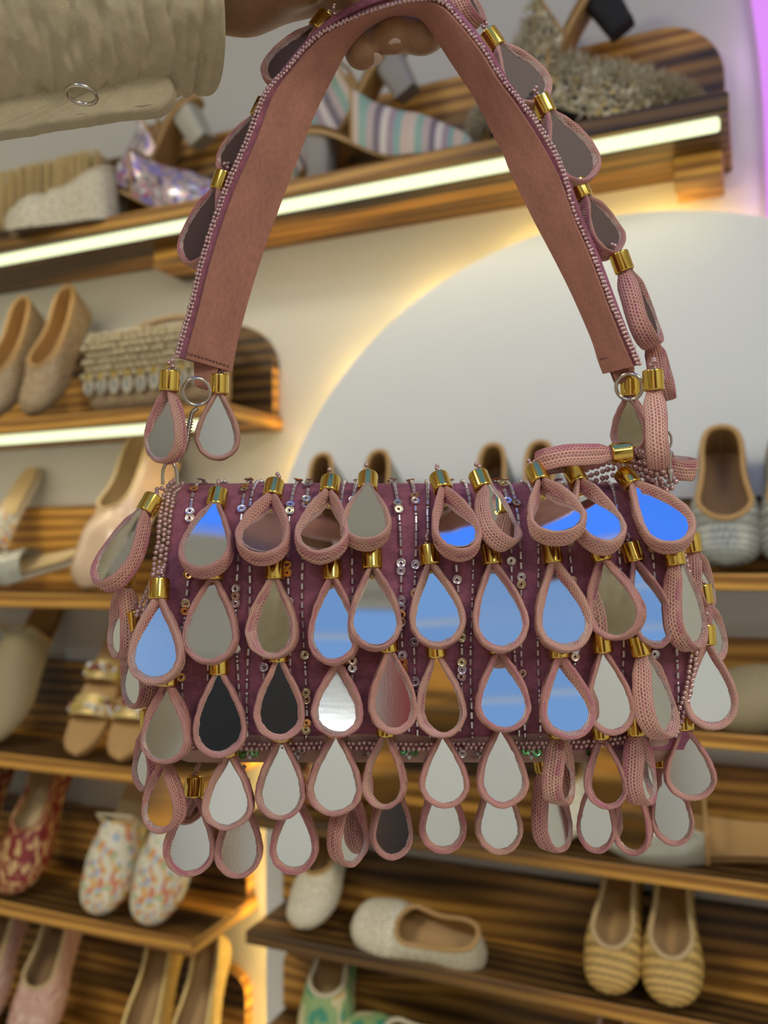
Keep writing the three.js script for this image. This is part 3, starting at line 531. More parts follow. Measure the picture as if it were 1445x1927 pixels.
// --- beads: seeds (round) and bugles (tubes), merged per strand
const seedGeo = new THREE.SphereGeometry(1, 7, 5), bugleGeo = new THREE.CylinderGeometry(1, 1, 1, 7, 1);
function putSeed(list, p, r) { list.push(seedGeo.clone().scale(r, r, r).translate(p.x, p.y, p.z)); }
function putBugle(list, a, b, r) {
  const d = b.clone().sub(a), l = d.length(), m = a.clone().add(b).multiplyScalar(0.5);
  list.push(bugleGeo.clone().scale(r * 1.2, l, r * 1.2).applyQuaternion(new THREE.Quaternion().setFromUnitVectors(V(0, 1, 0), d.normalize())).translate(m.x, m.y, m.z));
}
const br = rng(42);
function rope(pts, r, wide = 0, strands = 1) {       // string of seed beads along 3-D points
  const cv = new THREE.CatmullRomCurve3(pts), L = cv.getLength(), n = Math.round(L / (r * 2.05)), list = [];
  for (let k = 0; k <= n; k++) for (let q = 0; q < strands; q++) {
    const p = cv.getPointAt(clamp((k + q * 0.5) / (n + 0.5))), t = cv.getTangentAt(k / n), s = V(t.y, -t.x, 0).normalize();
    putSeed(list, p.addScaledVector(s, (q - (strands - 1) / 2) * wide).add(V((br() - 0.5) * r * 0.4, (br() - 0.5) * r * 0.4, (br() - 0.5) * r * 0.4)), r * (0.9 + 0.2 * br()));
  }
  return list;
}
const seqGeo = (() => { const ring = new THREE.LatheGeometry([V2(0.00055, 0.0001), V2(0.0011, -0.0001), V2(0.0019, 0.0001), V2(0.0021, 0.0005), V2(0.0019, 0.0003), V2(0.0011, 0.0001), V2(0.00055, 0.0003)], 18); return ring.rotateX(Math.PI / 2); })();
// strands of bugles and sequins running down the flap
const STRANDS = [[362, 350, 1], [398, 396, 0], [452, 452, 1], [474, 470, 0], [500, 505, 1], [548, 545, 1], [572, 576, 1], [642, 640, 0], [668, 660, 1], [740, 768, 2], [778, 782, 1], [806, 812, 0], [850, 868, 1], [884, 886, 0], [948, 972, 1], [966, 984, 1], [1004, 1012, 0], [1070, 1072, 1], [1124, 1118, 1], [1164, 1160, 0], [1216, 1225, 1], [1250, 1268, 0]];
for (const [x0, x1, kind] of STRANDS) {
  const list = [], s0 = flapLen.back + flapLen.roll * 0.40, s1 = flapTotal - 0.003, seqs = [];
  const at = (s, off) => { const f = flapAt(s, off), k = (s - s0) / (s1 - s0); return V(lerp(xPx(x0), xPx(x1), k) + 0.0008 * Math.sin(k * 9 + x0), f.y, f.z); };
  let s = s0, run = 0;
  while (s < s1 - 0.004) {
    const roll = br();
    if (kind && !run && roll < (kind === 2 ? 0.5 : 0.34)) { const n = 1 + Math.floor(br() * (kind === 2 ? 4 : 2.6)); for (let k = 0; k < n && s < s1 - 0.005; k++) { seqs.push([s + 0.0018, br()]); s += 0.0032; } s += 0.0012; run = 2; }
    else if (run = Math.max(0, run - 1), roll < 0.3) { putSeed(list, at(s + 0.0009, 0.0008), 0.0009); s += 0.0021; }
    else { const l = 0.0023 + 0.0009 * br(); putBugle(list, at(s, 0.0009), at(s + l, 0.0009), 0.0007); s += l + (s > s0 + 0.05 ? 0.0016 : 0.0004); }
  }
  for (let k = 0; k < 3; k++) putSeed(list, at(s0 - 0.001 + k * 0.0022, 0.0016), 0.0012);
  const strand = part(bag, 'bead_strand', merge(list), M.bugle);
  for (const [ss, q] of seqs) {
    const f = flapAt(ss), m = part(strand, 'sequin', seqGeo, SEQ[Math.floor(q * SEQ.length)]);
    m.position.copy(at(ss, 0.0014 + 0.0006 * q)); m.lookAt(m.position); m.quaternion.setFromUnitVectors(V(0, 0, 1), V((br() - 0.5) * 0.5, f.ny + (br() - 0.5) * 0.5, f.nz).normalize());
  }
}
// --- bead trims along the flap edges
const onFlap = (px, py, off = 0.0012) => P(px, py, flapFront(py) - off);
part(bag, 'bead_trim', merge([
  ...rope([onFlap(345, 908), onFlap(322, 922), onFlap(313, 960), onFlap(308, 1010), onFlap(300, 1060), onFlap(296, 1098)], 0.0012, 0.0023, 3),
  ...rope([onFlap(290, 1095, -0.002), onFlap(275, 1125, -0.002), onFlap(262, 1160, -0.002)], 0.0012, 0.0022, 2)]), M.bead);
part(bag, 'bead_trim', merge(rope([onFlap(296, 1100), onFlap(300, 1200), onFlap(312, 1300), onFlap(340, 1385)], 0.0011, 0.002, 2)), M.bead);
part(bag, 'bead_trim', merge(rope([onFlap(340, 1398), onFlap(480, 1404), onFlap(640, 1402), onFlap(800, 1404), onFlap(960, 1402), onFlap(1120, 1398), onFlap(1270, 1380)], 0.00115, 0.0021, 2)), M.bead);
part(bag, 'bead_trim', merge([
  ...rope([onFlap(1195, 886), onFlap(1230, 900), onFlap(1252, 925), onFlap(1262, 980), onFlap(1282, 1040), onFlap(1300, 1110), onFlap(1308, 1180), onFlap(1296, 1290), onFlap(1270, 1380)], 0.0012, 0.0022, 2),
  ...rope([P(1080, 900, 0.40), P(1130, 882, 0.398), P(1180, 872, 0.396), P(1240, 890, 0.394), P(1258, 920, 0.392)], 0.0013, 0.003, 4),
  ...rope([P(1185, 850, 0.398), P(1205, 870, 0.398), P(1222, 900, 0.397)], 0.0012, 0.0026, 2)]), M.bead);
// flower beads and green sequins under the flap edge
{
  const list = [], bed = [];
  for (const px of [470, 560, 700, 770, 860, 905, 1000, 1055, 1120]) { const d = DC - ROLL + 0.0035; for (let k = 0; k < 4; k++) putSeed(list, P(px + 6 * Math.cos(k * 1.6), 1418 + 7 * Math.sin(k * 1.6), d), 0.0011); bed.push([px, d]); }
  const st = part(bag, 'flower_beads', merge(list), phys(rgb([0.8, 0.8, 0.74]), 0.2, { clearcoat: 1 }));
  for (const [px, d] of bed) for (let k = 0; k < 2; k++) { const m = part(st, 'sequin', seqGeo, br() < 0.6 ? greenSeq : SEQ[0]); m.position.copy(P(px + 10 - 22 * k, 1410 + 10 * br(), d - 0.001)); m.rotation.set((br() - 0.5), (br() - 0.5), 0); }
}

// --- the teardrop charms
const DW = 0.0252, DL = 0.0395, RIMT = 0.0027, RIMD = 0.0098;
const dropHalf = smooth([[0, 0.055], [0.08, 0.125], [0.2, 0.23], [0.35, 0.355], [0.5, 0.445], [0.62, 0.49], [0.72, 0.5], [0.82, 0.455], [0.9, 0.37], [0.96, 0.235], [0.99, 0.12], [1, 0]]);
function dropOutline(seed, n = 72) {       // closed loop, tip at the origin, hanging down
  const pts = [], H = DL - RIMT / 2, W = DW - RIMT;
  for (let k = 0; k <= n; k++) {
    const q = k / n * 2 - 1, v = Math.pow(Math.sin((1 - Math.abs(q)) * Math.PI / 2), 1), s = q < 0 ? 1 : -1;
    const vv = 1 - Math.pow(Math.abs(q), 1.0) ** 1.25 * 1; // 0 tip .. 1 bottom .. 0 tip
    const t = clamp(vv);
    pts.push(V2(s * dropHalf(t) * W * (1 + 0.05 * nz(t * 2.2, s * 3, seed)), -t * H * (1 + 0.02 * nz(t * 3, s, seed + 5))));
  }
  return pts;
}
function makeDrop(seed, index) {
  const slack = [0.1, 0.9, 0.25, 1, 0.15, 0.5][index];
  const o = dropOutline(seed), n = o.length - 1, prof = 18;
  const nor = o.map((p, i) => { const a = o[Math.max(0, i - 1)], b = o[Math.min(n, i + 1)], d = V2(b.x - a.x, b.y - a.y).normalize(); return V2(d.y, -d.x); });   // outward
  { const c = V2(0, -DL * 0.6); if (nor[Math.floor(n / 4)].dot(o[Math.floor(n / 4)].clone().sub(c)) < 0) nor.forEach(v => v.negate()); }
  const len = [0]; for (let i = 1; i <= n; i++) len.push(len[i - 1] + o[i].distanceTo(o[i - 1]));
  const rim = sheet(n, prof, (a, b) => {
    const i = Math.round(a * n), p = o[i], m = nor[i], th = b * Math.PI * 2;
    const tip = sstep(0, 0.18, Math.min(a, 1 - a) * 2), cx = Math.cos(th), cz = Math.sin(th);
    // flattened tube: bulging outside, inside leaning in towards the mirror
    const dep = RIMD * 0.5 * (0.62 + 0.38 * tip) * (1 + 0.10 * nz(a * 6, 1, seed)), thick = RIMT * 0.5 * (0.9 + 0.1 * tip);
    const ox = thick * Math.sign(cx) * Math.abs(cx) ** 0.8, oz = dep * Math.sign(cz) * Math.abs(cz) ** 0.75;
    const lean = (cx < 0 ? 1 : 0.25) * (0.0002 + 0.0013 * slack) * (1 - (oz / dep)) * (cz > -0.2 ? 1 : 0.6) + 0.0004 * nz(a * 22, b * 3, seed);
    return V(p.x + m.x * (ox - lean), p.y + m.y * (ox - lean), oz + 0.0009 * nz(a * 5, 3, seed + 2));
  }, (a, b) => [len[Math.round(a * n)] / 0.0145 + seed * 0.37, b * 1.7 + seed * 0.21]);
  const ms = new THREE.Shape(), inset = 0.0004, zc = 0.0002;
  o.forEach((p, i) => { const q = [p.x - nor[i].x * inset, p.y - nor[i].y * inset]; if (i) ms.lineTo(...q); else ms.moveTo(...q); });
  const mirror = new THREE.ExtrudeGeometry(ms, { depth: 0.0012, bevelEnabled: false }).translate(0, DL * 0.62, 0);
  // frayed inner edge of the net, lying on the mirror
  const fray = sheet(n, 2, (a, b) => { const i = Math.round(a * n), p = o[i], m = nor[i], tip = sstep(0, 0.2, Math.min(a, 1 - a) * 2), inn = 0.0001 + (0.0002 + 0.0010 * slack + 0.0005 * nz(a * 7, 2, seed + 8) + 0.0006 * nz(a * 40, 5, seed)) * tip, d = lerp(-0.0006, inn, b) + RIMT * 0.35; return V(p.x - m.x * d, p.y - m.y * d + DL * 0.62, 0.00125 + 0.0011 * (1 - b) + 0.0002 * nz(a * 50, b * 4, seed)); }, (a, b) => [len[Math.round(a * n)] / 0.0145, 0.35 * b]);
  return { rim, mirror, zc, fray };
}
const DROPS = [1.5, 4.2, 7.7, 11.3, 15.9, 19.4].map(makeDrop);
const capGeo = new THREE.LatheGeometry([V2(0.0001, 0.0004), V2(0.0036, 0.0003), V2(0.0036, -0.0004), V2(0.0041, -0.0004), V2(0.0044, -0.0001), V2(0.0046, 0.0004), V2(0.0046, 0.0082), V2(0.0044, 0.0087), V2(0.0040, 0.0089), V2(0.0036, 0.0086), V2(0.0034, 0.0074), V2(0.0001, 0.0074)], 28);
const dropRng = rng(7);
// cap centre, bottom tip, width seen (pixels), depth of the cap, turn, tilt; az/el: where the mirror looks in the shop (degrees from straight back)
function drop(cx, cy, bx, by, w, depth, yaw, pitch, az, el, k = 0, back = false) {
  const variant = DROPS[(k + Math.floor(dropRng() * 6)) % 6];
  const roll = Math.atan2(bx - cx, by - cy);      // lean in the picture
  const q = new THREE.Quaternion().setFromEuler(new THREE.Euler(0, 0, roll))
    .multiply(new THREE.Quaternion().setFromAxisAngle(V(1, 0, 0), -rad(pitch)))
    .multiply(new THREE.Quaternion().setFromAxisAngle(V(0, 1, 0), rad(yaw)));
  const capR = 19, lenPx = Math.hypot(bx - cx, by - cy) - capR;
  const dMid = depth - 0.02 * Math.sin(rad(pitch));
  const sy = clamp(lenPx / FPX * dMid / Math.cos(rad(pitch)) / DL, 0.7, 1.3), wide = DW * Math.abs(Math.cos(rad(yaw))) + RIMD * Math.abs(Math.sin(rad(yaw)));
  const sx = clamp(w / FPX * dMid / wide, 0.72, 1.25);
  const g = part(bag, 'mirror_drop', variant.rim, NETS[Math.floor(dropRng() * NETS.length)]);
  g.quaternion.copy(q);
  const cap = P(cx, cy, depth);
  g.position.copy(cap).add(V(0, -0.0043, 0).applyQuaternion(q));
  g.scale.set(sx, sy, 1);
  const m = part(g, 'mirror', variant.mirror, back ? M.mirrorBack : dropRng() < 0.3 ? M.mirrorWorn : M.mirror);
  m.position.set(0, -DL * 0.62, variant.zc);
  // aim: half way between the way to the eye and the way to what it shows
  const at = m.position.clone().multiply(g.scale).applyQuaternion(q).add(g.position);
  const t = V(Math.sin(rad(az)) * Math.cos(rad(el)), Math.sin(rad(el)), Math.cos(rad(az)) * Math.cos(rad(el))).applyQuaternion(camera.quaternion.clone().invert());
  const nrm = t.add(eyeInBag.clone().sub(at).normalize()).normalize().applyQuaternion(q.clone().invert());
  const ang = Math.acos(clamp(nrm.z, -1, 1)), most = rad(10.5);
  const ax = V(-nrm.y, nrm.x, 0).normalize(); m.quaternion.setFromAxisAngle(ax, Math.min(ang, most));
  const fr = part(g, 'net_edge', variant.fray, fringeNet); fr.position.copy(m.position); fr.quaternion.copy(m.quaternion);
  const c = part(g, 'ferrule', capGeo, M.gold); c.scale.set(1 / sx, 1 / sy, 1);
  c.position.set(0, -0.0004, 0);
  const seeds = []; for (let i = 0; i < 4; i++) putSeed(seeds, V((dropRng() - 0.5) * 0.003, 0.0095 + i * 0.0013, (dropRng() - 0.5) * 0.003), 0.0011);
  part(g, 'bead_loop', merge(seeds), M.bead).scale.set(1 / sx, 1 / sy, 1);
  return g;
}
const SH = { brown: [0, 93], blue: [0, 62], blueLow: [0, 36], white: [-17, 9], grey: [-16, 3], floor: [-6, -24], dark: [10, -6], red: [-2, -4], gold: [-40, -4], lamp: [24, 30], up: [0, 80] };
const fd = (py, off) => flapFront(py) - off;
// first row, lying on the rolled top
[[283, 948, 214, 1108, 88, -32, 24, [-30, 22]], [409, 938, 398, 1084, 104, -4, 34, [0, 52]], [515, 921, 502, 1060, 106, -3, 40, SH.brown], [621, 914, 608, 1056, 104, -3, 40, SH.brown], [692, 907, 688, 1034, 98, 2, 38, SH.blueLow],
  [829, 908, 866, 1052, 96, 8, 38, [8, 92]], [904, 905, 944, 1034, 78, 48, 34, [70, 40]], [1083, 896, 1120, 1040, 96, 12, 40, [10, 97]], [1012, 894, 1044, 1022, 112, 4, 40, [14, 94]], [1180, 900, 1258, 1034, 106, 6, 34, SH.blue]]
  .forEach(([cx, cy, bx, by, w, yaw, pitch, s], i) => drop(cx, cy, bx, by, w, i === 8 ? 0.380 : i === 6 ? 0.386 : 0.389, yaw, pitch, ...s));
// second row
[[300, 1107, 306, 1286, 106, 0, 16, [1, 36], 0.008], [402, 1071, 403, 1248, 106, 0, 14, [20, 24], 0.003], [517, 1070, 517, 1239, 104, -6, 13, [-38, 12], 0.003], [625, 1071, 634, 1248, 102, -4, 16, SH.blueLow, 0.002], [700, 1050, 708, 1222, 106, 6, 16, [4, 56], 0.006],
  [808, 1043, 827, 1219, 108, -2, 16, [-9, 40], 0.004], [924, 1042, 942, 1227, 105, 0, 15, SH.blueLow, 0.004], [1038, 1040, 1058, 1227, 110, 0, 15, SH.blueLow, 0.004], [1128, 1036, 1162, 1202, 112, -34, 14, [-60, 10], 0.006], [1189, 1038, 1232, 1216, 88, -14, 14, SH.blueLow, 0.002], [1268, 1044, 1288, 1223, 88, 38, 12, [60, 0], 0.006]]
  .forEach(([cx, cy, bx, by, w, yaw, pitch, s, off]) => drop(cx, cy, bx, by, w, fd(cy, off), yaw, pitch, ...s));
// drops on the bag's sides
drop(236, 1082, 236, 1242, 52, 0.398, -52, 4, -60, 30); drop(252, 1167, 270, 1332, 66, 0.394, -44, 6, -70, 10);
drop(1322, 1117, 1338, 1240, 58, 0.398, 46, 4, 60, 0); drop(1300, 1020, 1312, 1100, 36, 0.402, 50, 4, 60, 20);
// third row
[[315, 1270, 322, 1432, 103, -12, 10, [-24, 14], 0.004], [412, 1248, 420, 1421, 106, 6, 8, SH.dark, 0.003], [524, 1224, 530, 1391, 102, 6, 7, SH.dark, 0.003], [635, 1230, 637, 1383, 103, 4, 14, SH.lamp, 0.002], [730, 1206, 742, 1379, 98, 8, 8, SH.red, 0.003],
  [820, 1216, 832, 1385, 102, -8, 8, SH.gold, 0.003], [937, 1210, 944, 1371, 104, 0, 16, [0, 34], 0.003], [1050, 1218, 1064, 1386, 108, 2, 15, [12, 33], 0.005], [1132, 1207, 1148, 1381, 96, -8, 7, [-18, 2], 0.002], [1203, 1213, 1242, 1386, 88, 46, 8, [70, 0], 0.005], [1327, 1193, 1328, 1371, 108, -14, 9, SH.white, -0.006]]
  .forEach(([cx, cy, bx, by, w, yaw, pitch, s, off]) => drop(cx, cy, bx, by, w, fd(cy, off), yaw, pitch, ...s));
// fourth row, hanging from the flap edge
[[311, 1414, 312, 1563, 88, -24, 7, [-44, 0], 0.000], [430, 1402, 436, 1554, 98, 0, 9, SH.white, 0.001], [530, 1374, 530, 1536, 98, 4, 9, [-15, 6], 0.001], [632, 1366, 630, 1528, 105, 0, 9, SH.grey, 0.001], [727, 1364, 722, 1518, 90, -16, 6, SH.gold, 0.001],
  [833, 1366, 835, 1515, 98, -4, 9, [-16, 4], 0.001], [940, 1350, 944, 1513, 98, 0, 9, SH.grey, 0.001], [1050, 1367, 1050, 1513, 66, 58, 5, [80, 0], 0.002], [1130, 1369, 1140, 1518, 88, -18, 7, SH.gold, 0.0], [1195, 1362, 1205, 1513, 70, 52, 5, [80, 0], 0.003], [1285, 1352, 1296, 1503, 100, -10, 6, SH.gold, -0.004]]
  .forEach(([cx, cy, bx, by, w, yaw, pitch, s, off]) => drop(cx, cy, bx, by, w, fd(1390, off), yaw, pitch, ...s));
drop(282, 1352, 284, 1486, 46, 0.394, -50, 4, -60, 0);
// last row, hanging from the bag's underside
[[366, 1478, 360, 1641, 100, 0, 9, [-20, 4]], [452, 1482, 452, 1644, 92, 2, 9, [-20, 4]], [555, 1478, 556, 1638, 96, -4, 8, SH.grey], [657, 1464, 655, 1626, 78, 46, 4, [70, 0]], [737, 1452, 735, 1611, 86, 14, 7, SH.dark], [830, 1445, 832, 1601, 93, 2, 6, [-7, -4]], [935, 1440, 935, 1601, 90, 0, 9, [-17, 4]],
  [1022, 1432, 1045, 1601, 82, 42, 4, [70, 0]], [1124, 1440, 1119, 1601, 76, -24, 5, [-20, -8]], [1188, 1442, 1188, 1606, 74, -32, 5, SH.gold], [1246, 1422, 1264, 1586, 84, -8, 6, [-22, -4]]]
  .forEach(([cx, cy, bx, by, w, yaw, pitch, s]) => drop(cx, cy, bx, by, w, 0.399, yaw, pitch, ...s));

// --- the strap: a suede face towards the camera, velvet behind it, beads along its outer edge
const OUT = [[349, 674], [372, 590], [400, 480], [441, 359], [482, 265], [517, 176], [555, 127], [603, 75], [648, 46], [704, 20], [760, 5], [805, 3], [831, 15], [854, 37], [902, 97], [936, 152], [970, 198], [1021, 277], [1051, 336], [1077, 411], [1108, 484], [1148, 592], [1174, 656], [1189, 690]];
const INN = [[437, 700], [447, 645], [482, 517], [517, 415], [555, 314], [592, 217], [629, 142], [648, 106], [674, 71], [712, 42], [757, 31], [790, 36], [816, 69], [854, 127], [891, 183], [920, 240], [947, 291], [957, 318], [1002, 411], [1047, 497], [1078, 560], [1114, 644], [1125, 680], [1134, 704]];
const dOut = k => 0.386 + 0.004 * Math.sin(Math.PI * k), dInn = k => 0.396 + 0.005 * Math.sin(Math.PI * k);
const polyAt = (pts, f) => { const cv = new THREE.CatmullRomCurve3(pts.map((p, i) => { const k = i / (pts.length - 1); return P(p[0], p[1], f(k)); }), false, 'centripetal'); return k => cv.getPoint(clamp(k)); };
const outC = polyAt(OUT, dOut), innC = polyAt(INN, dInn);
const strapMid = P(790, 500, 0.39);
function strapLayer(x0, x1, z0, z1) {   // slab between fractions x0..x1 across the strap and z0..z1 metres behind its face
  const f = (k, x, z) => { const a = outC(k), b = innC(k), w = b.clone().sub(a), t = outC(clamp(k + 0.004)).sub(outC(clamp(k - 0.004))).normalize(), n = w.clone().normalize().cross(t).normalize(); if (n.dot(strapMid.clone().sub(a).setZ(0.05)) < 0) n.negate(); return a.addScaledVector(w, x).addScaledVector(n, -z); };
  const ring = [[x0, z0], [x1, z0], [x1, z1], [x0, z1]];
  const faces = [0, 1, 2, 3].map(i => sheet(i % 2 ? 2 : 14, 130, (a, b) => { const p = ring[i], q = ring[(i + 1) % 4]; return f(b, lerp(p[0], q[0], a), lerp(p[1], q[1], a) + (i === 0 ? 0.0003 * nz(b * 30, a * 4, 3) - 0.0004 * Math.sin(Math.PI * a) : 0)); }, (a, b) => [a * 0.25, b * 3.2]));
  const end = k => sheet(6, 1, (a, b) => f(k, lerp(x0, x1, a), lerp(z0, z1, b)));
  return merge([...faces, end(0), end(1)]);
}
const strap = part(bag, 'strap', strapLayer(0, 1, 0, 0.0022), suede);
part(strap, 'velvet_backing', strapLayer(-0.13, 0.94, 0.0026, 0.0060), velvet);
{
  const row = off => { const pts = []; for (let i = 0; i <= 60; i++) { const k = i / 60, a = outC(k), w = innC(k).sub(a).normalize(); pts.push(a.addScaledVector(w, -off).add(V(0, 0, -0.0035))); } return pts; };
  part(strap, 'bead_trim', merge([...rope(row(0.0042), 0.00095), ...rope(row(0.0058).map(p => p.add(V(0, 0, -0.001))), 0.00095)]), M.bead);
  const st = [];
  for (const [x0, y0, x1, y1] of [[352, 664, 434, 690], [1128, 676, 1186, 664]]) for (let k = 0; k < 12; k++) { const a = P(lerp(x0, x1, k / 12), lerp(y0, y1, k / 12), lerp(0.3855, 0.3950, x0 < 700 ? k / 12 : 1 - k / 12)), b = P(lerp(x0, x1, (k + 0.65) / 12), lerp(y0, y1, (k + 0.65) / 12), lerp(0.3855, 0.3950, x0 < 700 ? k / 12 : 1 - k / 12)); putBugle(st, a, b, 0.00022); }
  part(strap, 'stitching', merge(st), M.thread);
}
// drops on the strap's outer side
const behind = [[606, 42, 508, 168, 104, 0.404, -30], [494, 206, 430, 342, 100, 0.404, -34], [418, 341, 364, 508, 104, 0.402, -30], [926, 74, 1014, 206, 120, 0.404, 22], [1022, 198, 1100, 352, 122, 0.400, 22], [1090, 356, 1152, 486, 96, 0.402, 34], [1169, 492, 1230, 656, 74, 0.398, 58], [1222, 628, 1256, 758, 52, 0.408, 66], [838, -60, 886, 32, 60, 0.404, 60]];
for (const [cx, cy, bx, by, w, d, yaw] of behind) drop(cx, cy, bx, by, w, d, yaw, 0, 0, 0, 0, true);
// drops hanging at the strap's ends
drop(319, 716, 310, 876, 80, 0.380, -20, 2, -6, 52); drop(412, 722, 408, 870, 90, 0.397, 10, 0, 20, 6);
drop(1229, 714, 1240, 884, 48, 0.380, 74, 0, 80, 0); drop(1186, 726, 1190, 854, 50, 0.397, -40, 0, -60, 0);
drop(1170, 851, 1004, 872, 42, 0.384, 82, 0, 0, 70); drop(1186, 866, 1312, 884, 36, 0.404, 78, 0, 0, 60);
// --- rings and clasps
{
  const ring = (px, py, d, r, t, rx, ry) => { const g = new THREE.TorusGeometry(r, t, 10, 36).rotateX(rx).rotateY(ry); const p = P(px, py, d); return g.translate(p.x, p.y, p.z); };
  const tab = (a, b, c, e, d) => { const s = [a, b, c, e].map(p => P(p[0], p[1], d)); return merge([sheet(4, 4, (u, v) => s[0].clone().lerp(s[1], u).lerp(s[3].clone().lerp(s[2], u), v)), sheet(4, 4, (u, v) => s[0].clone().lerp(s[1], u).lerp(s[3].clone().lerp(s[2], u), v).add(V(0, 0, -0.003)))]); };
  part(strap, 'strap_loop', tab([364, 670], [412, 684], [404, 738], [366, 726], 0.3935), suede);
  part(strap, 'strap_loop', tab([1144, 682], [1190, 672], [1196, 716], [1160, 722], 0.3935), suede);
  part(bag, 'ring', ring(370, 737, 0.391, 0.0062, 0.0008, 0.3, 0.25), M.steel);
  part(bag, 'ring', ring(1184, 728, 0.391, 0.0060, 0.0009, 0.3, -0.5), M.steel);
  part(bag, 'ring', ring(1262, 878, 0.392, 0.0068, 0.0010, 0, 1.15), M.steel);
  const clasp = (pts, d) => { const c = pts.map(p => P(p[0], p[1], d)); const g = [tube(c, 0.0011, 40, 8)]; const cv = new THREE.CatmullRomCurve3(c); for (let k = 0; k < 12; k++) { const q = cv.getPoint(0.35 + k * 0.035), tg = cv.getTangent(0.35 + k * 0.035); g.push(new THREE.TorusGeometry(0.0014, 0.00035, 6, 12).applyQuaternion(new THREE.Quaternion().setFromUnitVectors(V(0, 0, 1), tg)).translate(q.x, q.y, q.z)); } return merge(g); };
  part(bag, 'clasp', clasp([[372, 768], [362, 775], [356, 800], [350, 835], [343, 852], [334, 870]], 0.393), M.steel);
  part(bag, 'clasp', clasp([[1186, 752], [1192, 758], [1204, 780], [1214, 815], [1222, 850], [1230, 870]], 0.393), M.steel);
  part(bag, 'ring', tube([P(306, 912, 0.392), P(308, 880, 0.392), P(320, 868, 0.392), P(330, 880, 0.392), P(334, 912, 0.392)], 0.0008, 40, 8), M.steel);
  part(bag, 'ring', tube([P(1254, 850, 0.4), P(1262, 838, 0.4), P(1262, 820, 0.4), P(1250, 806, 0.4)], 0.0006, 20, 6), M.steel);
}

